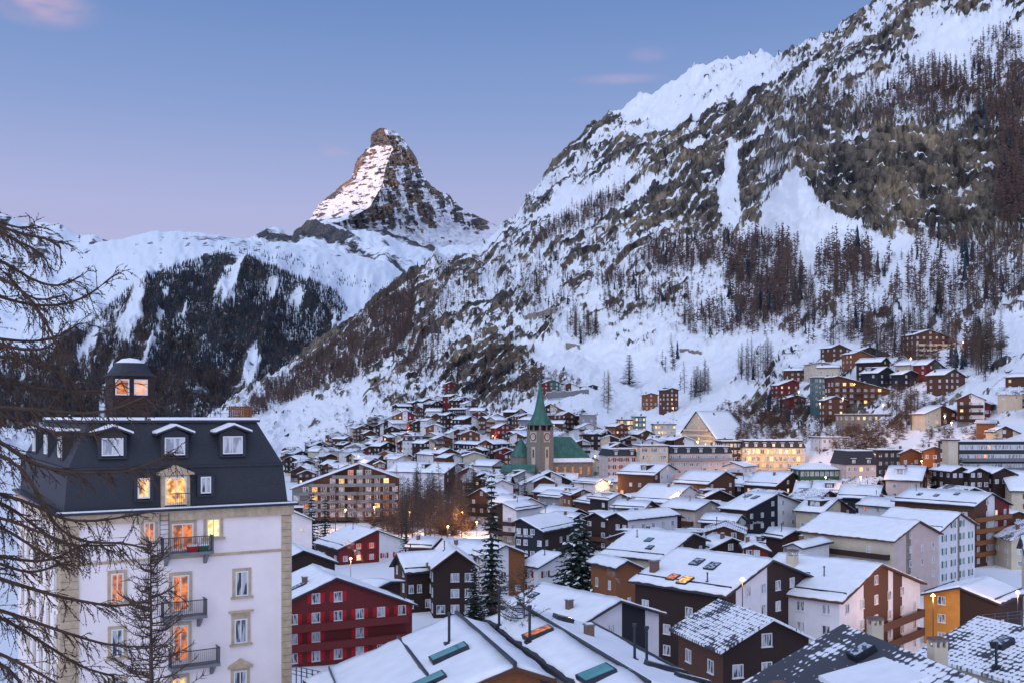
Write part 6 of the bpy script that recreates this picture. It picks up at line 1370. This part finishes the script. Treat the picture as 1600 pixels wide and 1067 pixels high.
# ------------------------------------------------------------------ near larch whose boughs reach in from the left edge
def near_larch():
    q = random.Random(3); D0 = 13.0; tx = (-150-CX)/F*D0
    root = empty('larch_tree', (tx, D0, -24)); tag(root, 'near larch whose bare drooping boughs reach in from the left edge', 'tree')
    o0 = Vector((tx, D0, -24))
    m = MB(); m.tube([(0, 0, 0), (.1, 0, 12), (0, .1, 24), (.1, 0, 31)], [.32, .25, .16, .05], 10); m.build('trunk', [M['bark']], root)
    lines = [[(-60,330),(0,352),(40,372),(75,368),(95,388)], [(-60,440),(0,465),(50,478),(100,478),(140,462),(176,432)], [(-60,392),(0,404),(45,436),(90,452),(125,432)], [(-60,330),(0,345),(30,362),(55,352)],
     [(-60,520),(0,530),(50,535),(95,528),(122,506)], [(-60,578),(0,588),(50,605),(110,612),(165,612),(190,598)], [(-60,630),(0,636),(70,640),(130,648),(180,640),(225,620)],
     [(-60,670),(0,685),(40,720),(100,738),(200,738),(270,708)], [(-60,760),(0,770),(60,790),(97,813),(150,814),(200,806),(228,800)], [(-60,700),(20,712),(60,770),(90,830),(140,850),(190,845),(240,860)],
     [(-60,860),(0,868),(50,878),(97,872),(120,850),(150,845)], [(-60,880),(0,904),(97,933),(182,948),(232,939),(262,922)], [(-60,940),(0,952),(97,986),(165,1007),(217,1011),(252,1008)], [(-60,560),(0,555),(40,560),(80,575),(110,590)], [(-60,800),(0,806),(50,826),(100,845)],
     [(-60,420),(0,430),(40,455),(70,500),(90,540)], [(-60,1000),(0,1020),(60,1050),(110,1080)]]
    extra = []
    for k_, ln in enumerate(lines):
        if k_ % 2: continue
        dv = q.uniform(14, 30); extra.append([(u*q.uniform(.62, .85) if u > 0 else u, v + dv*(.4 + max(u, 0)/160.)) for u, v in ln])
    for li, ln in enumerate(lines + extra):
        D = q.uniform(11.0, 15.0); c = MB(); pts = [P(u, v, D + .004*(u+60)) - o0 for u, v in ln]
        start = Vector((0, 0, pts[0].z + .25)); full = [start] + pts
        # resample
        sm = []
        for i in range(len(full)-1):
            n = max(2, int((full[i+1]-full[i]).length/.12))
            for k in range(n): sm.append(full[i].lerp(full[i+1], k/n))
        sm.append(full[-1])
        for _ in range(3): sm = [sm[0]] + [(sm[i-1]+sm[i]*2+sm[i+1])/4 for i in range(1, len(sm)-1)] + [sm[-1]]
        N_ = len(sm); c.tube(sm, [.034*(1-.8*i/N_)+.006 for i in range(N_)], 5)
        def twig(p, d, l, r_):
            a = p; pts_ = [a]; dd = d.normalized()
            for k in range(3):
                dd = (dd + Vector((q.uniform(-.3, .3), q.uniform(-.3, .3), q.uniform(-.28, .12)))).normalized(); a = a + dd*l/3; pts_.append(a)
            c.tube(pts_, [r_, r_*.8, r_*.6, r_*.4], 3)
            for k in range(int(l/.035)):
                g = q.random()*3; i = min(2, int(g)); b = pts_[i].lerp(pts_[i+1], g-i); e = Vector((q.uniform(-1, 1), q.uniform(-1, 1), q.uniform(-1, 1))).normalized()*.016; e2 = e.orthogonal().normalized()*.011
                c.quad([b-e2, b+e*1.3, b+e2])
            return pts_
        for i in range(3, N_):
            f = i/N_
            if f < .10: continue
            for _ in range(4 if f > .3 else 3):
                if q.random() < .74:
                    d = (sm[min(i+1, N_-1)] - sm[i-1]).normalized()*.7 + Vector((q.uniform(-.5, .5), q.uniform(-.9, .9), q.uniform(-1.25, .45)))
                    l = q.uniform(.12, .48); s2 = twig(sm[i], d, l, .0075)
                    for _k in range(4):
                        if q.random() < .75: twig(s2[q.choice((1, 2))], d + Vector((q.uniform(-.9, .9), q.uniform(-.9, .9), q.uniform(-1.0, .3))), l*.6, .005)
        c.build('bough', [M['twigdark']], root)
near_larch()
def young_larch(u, vt, D, h, label, seed, spread=.2, nb=130):
    q = random.Random(seed); b = P(u, vt, D); root = empty('larch_tree', (b.x, b.y, b.z-h)); tag(root, label, 'tree')
    m = MB(); m.tube([(0, 0, 0), (.05, 0, h*.5), (0, 0, h)], [h*.012, h*.008, .01], 6); m.build('trunk', [M['bark']], root); c = MB()
    for i in range(nb):
        f = .15 + .84*(i/nb); z = h*f; a = q.uniform(0, 6.283); ln = h*spread*(1-f)**.6*q.uniform(.6, 1.1)+.15; ca, sa = math.cos(a), math.sin(a)
        p = [Vector((0, 0, z)), Vector((ca*ln*.5, sa*ln*.5, z+ln*.05)), Vector((ca*ln, sa*ln, z+ln*.35))]; c.tube(p, [.034, .024, .012], 3)
        for k in range(int(14*ln/1.5)+4):
            g = q.uniform(.2, 1.95); s = p[0].lerp(p[1], g) if g < 1 else p[1].lerp(p[2], g-1); d = Vector((q.uniform(-.6, .6)+ca*.4, q.uniform(-.6, .6)+sa*.4, q.uniform(-.5, .9)))*q.uniform(.2, .5)
            c.tube([s, s+d*.5, s+d+Vector((0, 0, .04))], [.015, .012, .007], 3)
    c.build('crown', [M['twigdark']], root)
young_larch(235, 838, 44, 15, 'young bare larch in front of the pale hotel wall', 4, .21, 230)
young_larch(818, 885, 68, 6.0, 'bare shrub like tree behind the foreground snow roofs', 6, .42, 60)
young_larch(780, 893, 72, 5.5, 'second bare sapling left of the bare shrub like tree', 9, .4, 50)

# ------------------------------------------------------------------ lamps
def lamp(u, v, D, power, label, h=5, col=(1, .50, .20), hill=False):
    p = P(u, v, D); g = ground_z(p.x, p.y); hh = max(2.5, p.z - g)
    root = empty('street_lamp', (p.x, p.y, p.z - hh)); tag(root, label, 'street lamp', 'street lamps lit at dawn')
    m = MB(); m.tube([(0, 0, 0), (0, 0, hh)], [.07, .05], 6); m.build('pole', [M['metal']], root)
    b = MB(); b.tube([(0, 0, hh-.12), (0, 0, hh+.0), (0, 0, hh+.22)], [.12, .30, .12], 8); b.build('lamp_head', [M['bulb']], root)
    l = bpy.data.lights.new('lamp_light', 'POINT'); l.energy = power*1.5; l.color = col; l.shadow_soft_size = .35; o = link('lamp_light', l, root, (0, -.5, hh-.5))
LAMPS = [(548,872,205,2600,'orange street lamp between the two red houses'),(585,792,300,2400,'street lamp under the right end of the long balcony building'),(540,796,310,2400,'street lamp under the middle of the long balcony building'),(640,800,300,1800,'street lamp among the bare trees of the park, left one'),
 (745,815,290,2200,'street lamp lighting the pink slope beside the tall spruce'),(722,800,300,1500,'street lamp at the right end of the park trees'),(700,822,275,1300,'street lamp low on the park slope'),(935,763,330,1500,'bright street lamp right of the wide chalet with white centre panel'),(952,752,350,1400,'street lamp in the lane before the pink hotel'),
 (1003,787,320,3000,'lamp in the orange doorway below the brown and white house'),(1052,637,570,2500,'lamp at the foot of the right brown cabin'),(1317,622,415,1500,'lamp on the balconies of the tall brown apartments'),(1380,632,410,1800,'lamp at the right end of the tall brown apartments'),(1281,630,428,1300,'lamp at the foot of the teal block'),
 (1476,650,372,3600,'strong lamp between the pink lit chalet and the bright red chalet'),(1487,660,350,2600,'lower lamp on the path below the pink lit chalet'),(1505,535,520,2000,'yellow lamp right of the highest chalet'),(1423,560,470,1200,'yellow lamp between the slope chalets'),(1248,612,450,1100,'lamp at the left edge of the slope chalets'),
 (1110,750,380,2000,'lamp by the floodlit hotel garden'),(1170,705,405,3200,'floodlight at the left front of the yellow hotel'),(1200,704,404,3200,'floodlight at the middle front of the yellow hotel'),(1230,704,403,2600,'floodlight at the right front of the yellow hotel'),(1188,757,395,3200,'ground floodlight at the foot of the yellow hotel'),
 (1090,690,500,3000,'lamp before the big steep snow roof'),(672,648,760,1800,'lamp among the red chalets of the upper left village'),(990,740,380,1500,'lamp in the lane beside the pink hotel'),(1458,930,132,1100,'lamp lighting the orange barn wall'),(1590,925,140,1500,'pinkish lamp over the snowy car park at the right edge'),(1345,745,300,1200,'small lamp before the slate mansard hotel'),
 (1160,905,118,250,'faint lamp in the yard behind the dark brown tile chalet'),(680,700,520,900,'lamp in the lane left of the church'),(780,700,520,700,'lamp close to the left of the church'),(930,712,420,1400,'warm lamp by the nave wall of the church'),
 (520,745,420,900,'added lamp behind the left end of the long balcony building'),(600,690,600,1100,'added lamp between the dark red gables of the left village'),(560,712,520,900,'added lamp in the left village just above the long balcony building'),(640,668,700,1200,'added lamp beneath the wide dark red gable'),(725,655,680,1100,'added lamp beside the dark house with bluish gable end'),  # from here on the lamps are added for scattered warm light
 (770,680,560,900,'added lamp just below the dark gabled house left of the church tower'),(905,690,560,1100,'added lamp before the white chalet with brown balcony rows'),(965,700,500,1100,'added lamp behind the left pink hotel'),(1060,770,300,800,'added lamp beside the white house before the pink hotels'),(1290,745,320,900,'added lamp at the right end of the green building'),
 (1420,735,320,900,'added lamp between the orange gabled chalet and the row of three'),(1560,700,330,1300,'added lamp on the road above the long terrace building'),(1335,600,440,800,'added lamp among the upper chalets of the right slope'),(880,800,285,700,'added lamp in the lane below the wide chalet with white centre panel'),(1440,720,330,900,'added warm lamp right of the orange gabled chalet')]
for u, v, D, pw, lb in LAMPS: lamp(u, v, D, pw, lb)

# steam rising from chimneys
def steam(u, v, D, pts, label):
    m, t, b = newmat('steam'); t.nodes.clear(); o = N(t, 'ShaderNodeOutputMaterial'); pv = N(t, 'ShaderNodeVolumePrincipled'); t.links.new(pv.outputs[0], o.inputs['Volume'])
    pv.inputs['Color'].default_value = (.95, .95, 1, 1); tc = N(t, 'ShaderNodeTexCoord'); n = N(t, 'ShaderNodeTexNoise', inp={'Scale': .9, 'Detail': 4.0}); t.links.new(tc.outputs['Object'], n.inputs[0])
    r = N(t, 'ShaderNodeMapRange'); t.links.new(n.outputs[0], r.inputs[0]); r.inputs[1].default_value = .42; r.inputs[2].default_value = .7; r.inputs[3].default_value = 0; r.inputs[4].default_value = .9; t.links.new(r.outputs[0], pv.inputs['Density'])
    c = P(u, v, D); bm = MB(); bm.tube([Vector(((a-u)/F*D, k*.15, (v-b)/F*D)) for k, (a, b, _) in enumerate(pts)], [q/F*D for _, _, q in pts], 12)
    ob = bm.build('steam_plume', [m], None, c, smooth=True); tag(ob, label, 'steam', None, 'stuff')
steam(568, 880, 200, [(568,880,1.5),(563,872,3.5),(557,862,6),(549,852,7.5),(540,846,5)], 'thin white steam drifting before the red house')
steam(566, 822, 255, [(566,822,1.5),(566,812,4),(560,804,6),(550,800,5)], 'thin white steam above the roof of the red house')
steam(968, 915, 160, [(968,915,1.5),(966,905,3.5),(958,897,6),(948,892,5)], 'thin white steam beside the orange timber house')
steam(1088, 772, 290, [(1094,778,1.5),(1090,768,4),(1082,762,5.5),(1075,764,4)], 'small steam cloud over the centre roofs')

def bar(name, u0, v0, u1, v1, h, label, m_='stone', snowcap=True):
    a, b_ = on_ground(u0, v0), on_ground(u1, v1); o = empty(name, a); tag(o, label, 'wall'); d = b_ - a; n = max(2, int(d.length/3)); w_ = MB(); c_ = MB(); q_ = random.Random(int(u0))
    for k in range(n):
        p0 = d*(k/n); p1 = d*((k+1)/n); hh = h*q_.uniform(.8, 1.15); x = Vector((-d.y, d.x, 0)).normalized()*.35
        w_.prism([p0-x-Vector((0,0,1.5)), p1-x-Vector((0,0,1.5)), p1+x-Vector((0,0,1.5)), p0+x-Vector((0,0,1.5))], [p0-x+Vector((0,0,hh)), p1-x+Vector((0,0,hh)), p1+x+Vector((0,0,hh)), p0+x+Vector((0,0,hh))])
        c_.prism([p0-x+Vector((0,0,hh+.003)), p1-x+Vector((0,0,hh+.003)), p1+x+Vector((0,0,hh+.003)), p0+x+Vector((0,0,hh+.003))], [p0-x*.6+Vector((0,0,hh+.25)), p1-x*.6+Vector((0,0,hh+.25)), p1+x*.6+Vector((0,0,hh+.25)), p0+x*.6+Vector((0,0,hh+.25))])
    w_.build('masonry', [M[m_]], o); c_.build('snow_cap', [M['snow']], o)
bar('snow_barrier', 820, 501, 868, 492, 5, 'dark avalanche barrier on the snow bench above the spire')
bar('snow_barrier', 884, 545, 906, 547, 4, 'short dark avalanche barrier on the open snow right of the spire tip')
bar('stone_wall', 1062, 552, 1096, 556, 3, 'short stone wall in the steep meadow above the two brown cabins')
bar('retaining_wall', 855, 627, 920, 618, 3.2, 'retaining wall under the white hillside houses right of the spire tip', 'concrete')
bar('retaining_wall', 448, 716, 545, 690, 2.0, 'long low wall along the road at the left edge of the village', 'stone')
def rail_fence(u0, v0, u1, v1, D0, D1, label):
    a, b_ = P(u0, v0, D0), P(u1, v1, D1); d = b_ - a; o = empty('fence', a); tag(o, label, 'fence'); m = MB(); n = int(d.length/1.6)
    for k in range(n+1): p = d*(k/n); m.box(p.x-.05, p.x+.05, p.y-.05, p.y+.05, p.z-2.5, p.z+.05)
    m.build('posts', [M['rail']], o)
    for z_ in (0, -.4, -.8): r_ = MB(); r_.tube([Vector((0, 0, z_)), d+Vector((0, 0, z_))], .04, 5); r_.build('rail', [M['rail']], o)
rail_fence(1535, 960, 1660, 948, 126, 118, 'dark railing along the snowy car park at the right edge')
rail_fence(440, 1036, 506, 1050, 104, 92, 'dark railing on the snowy terrace between the pale hotel and the red chalet')
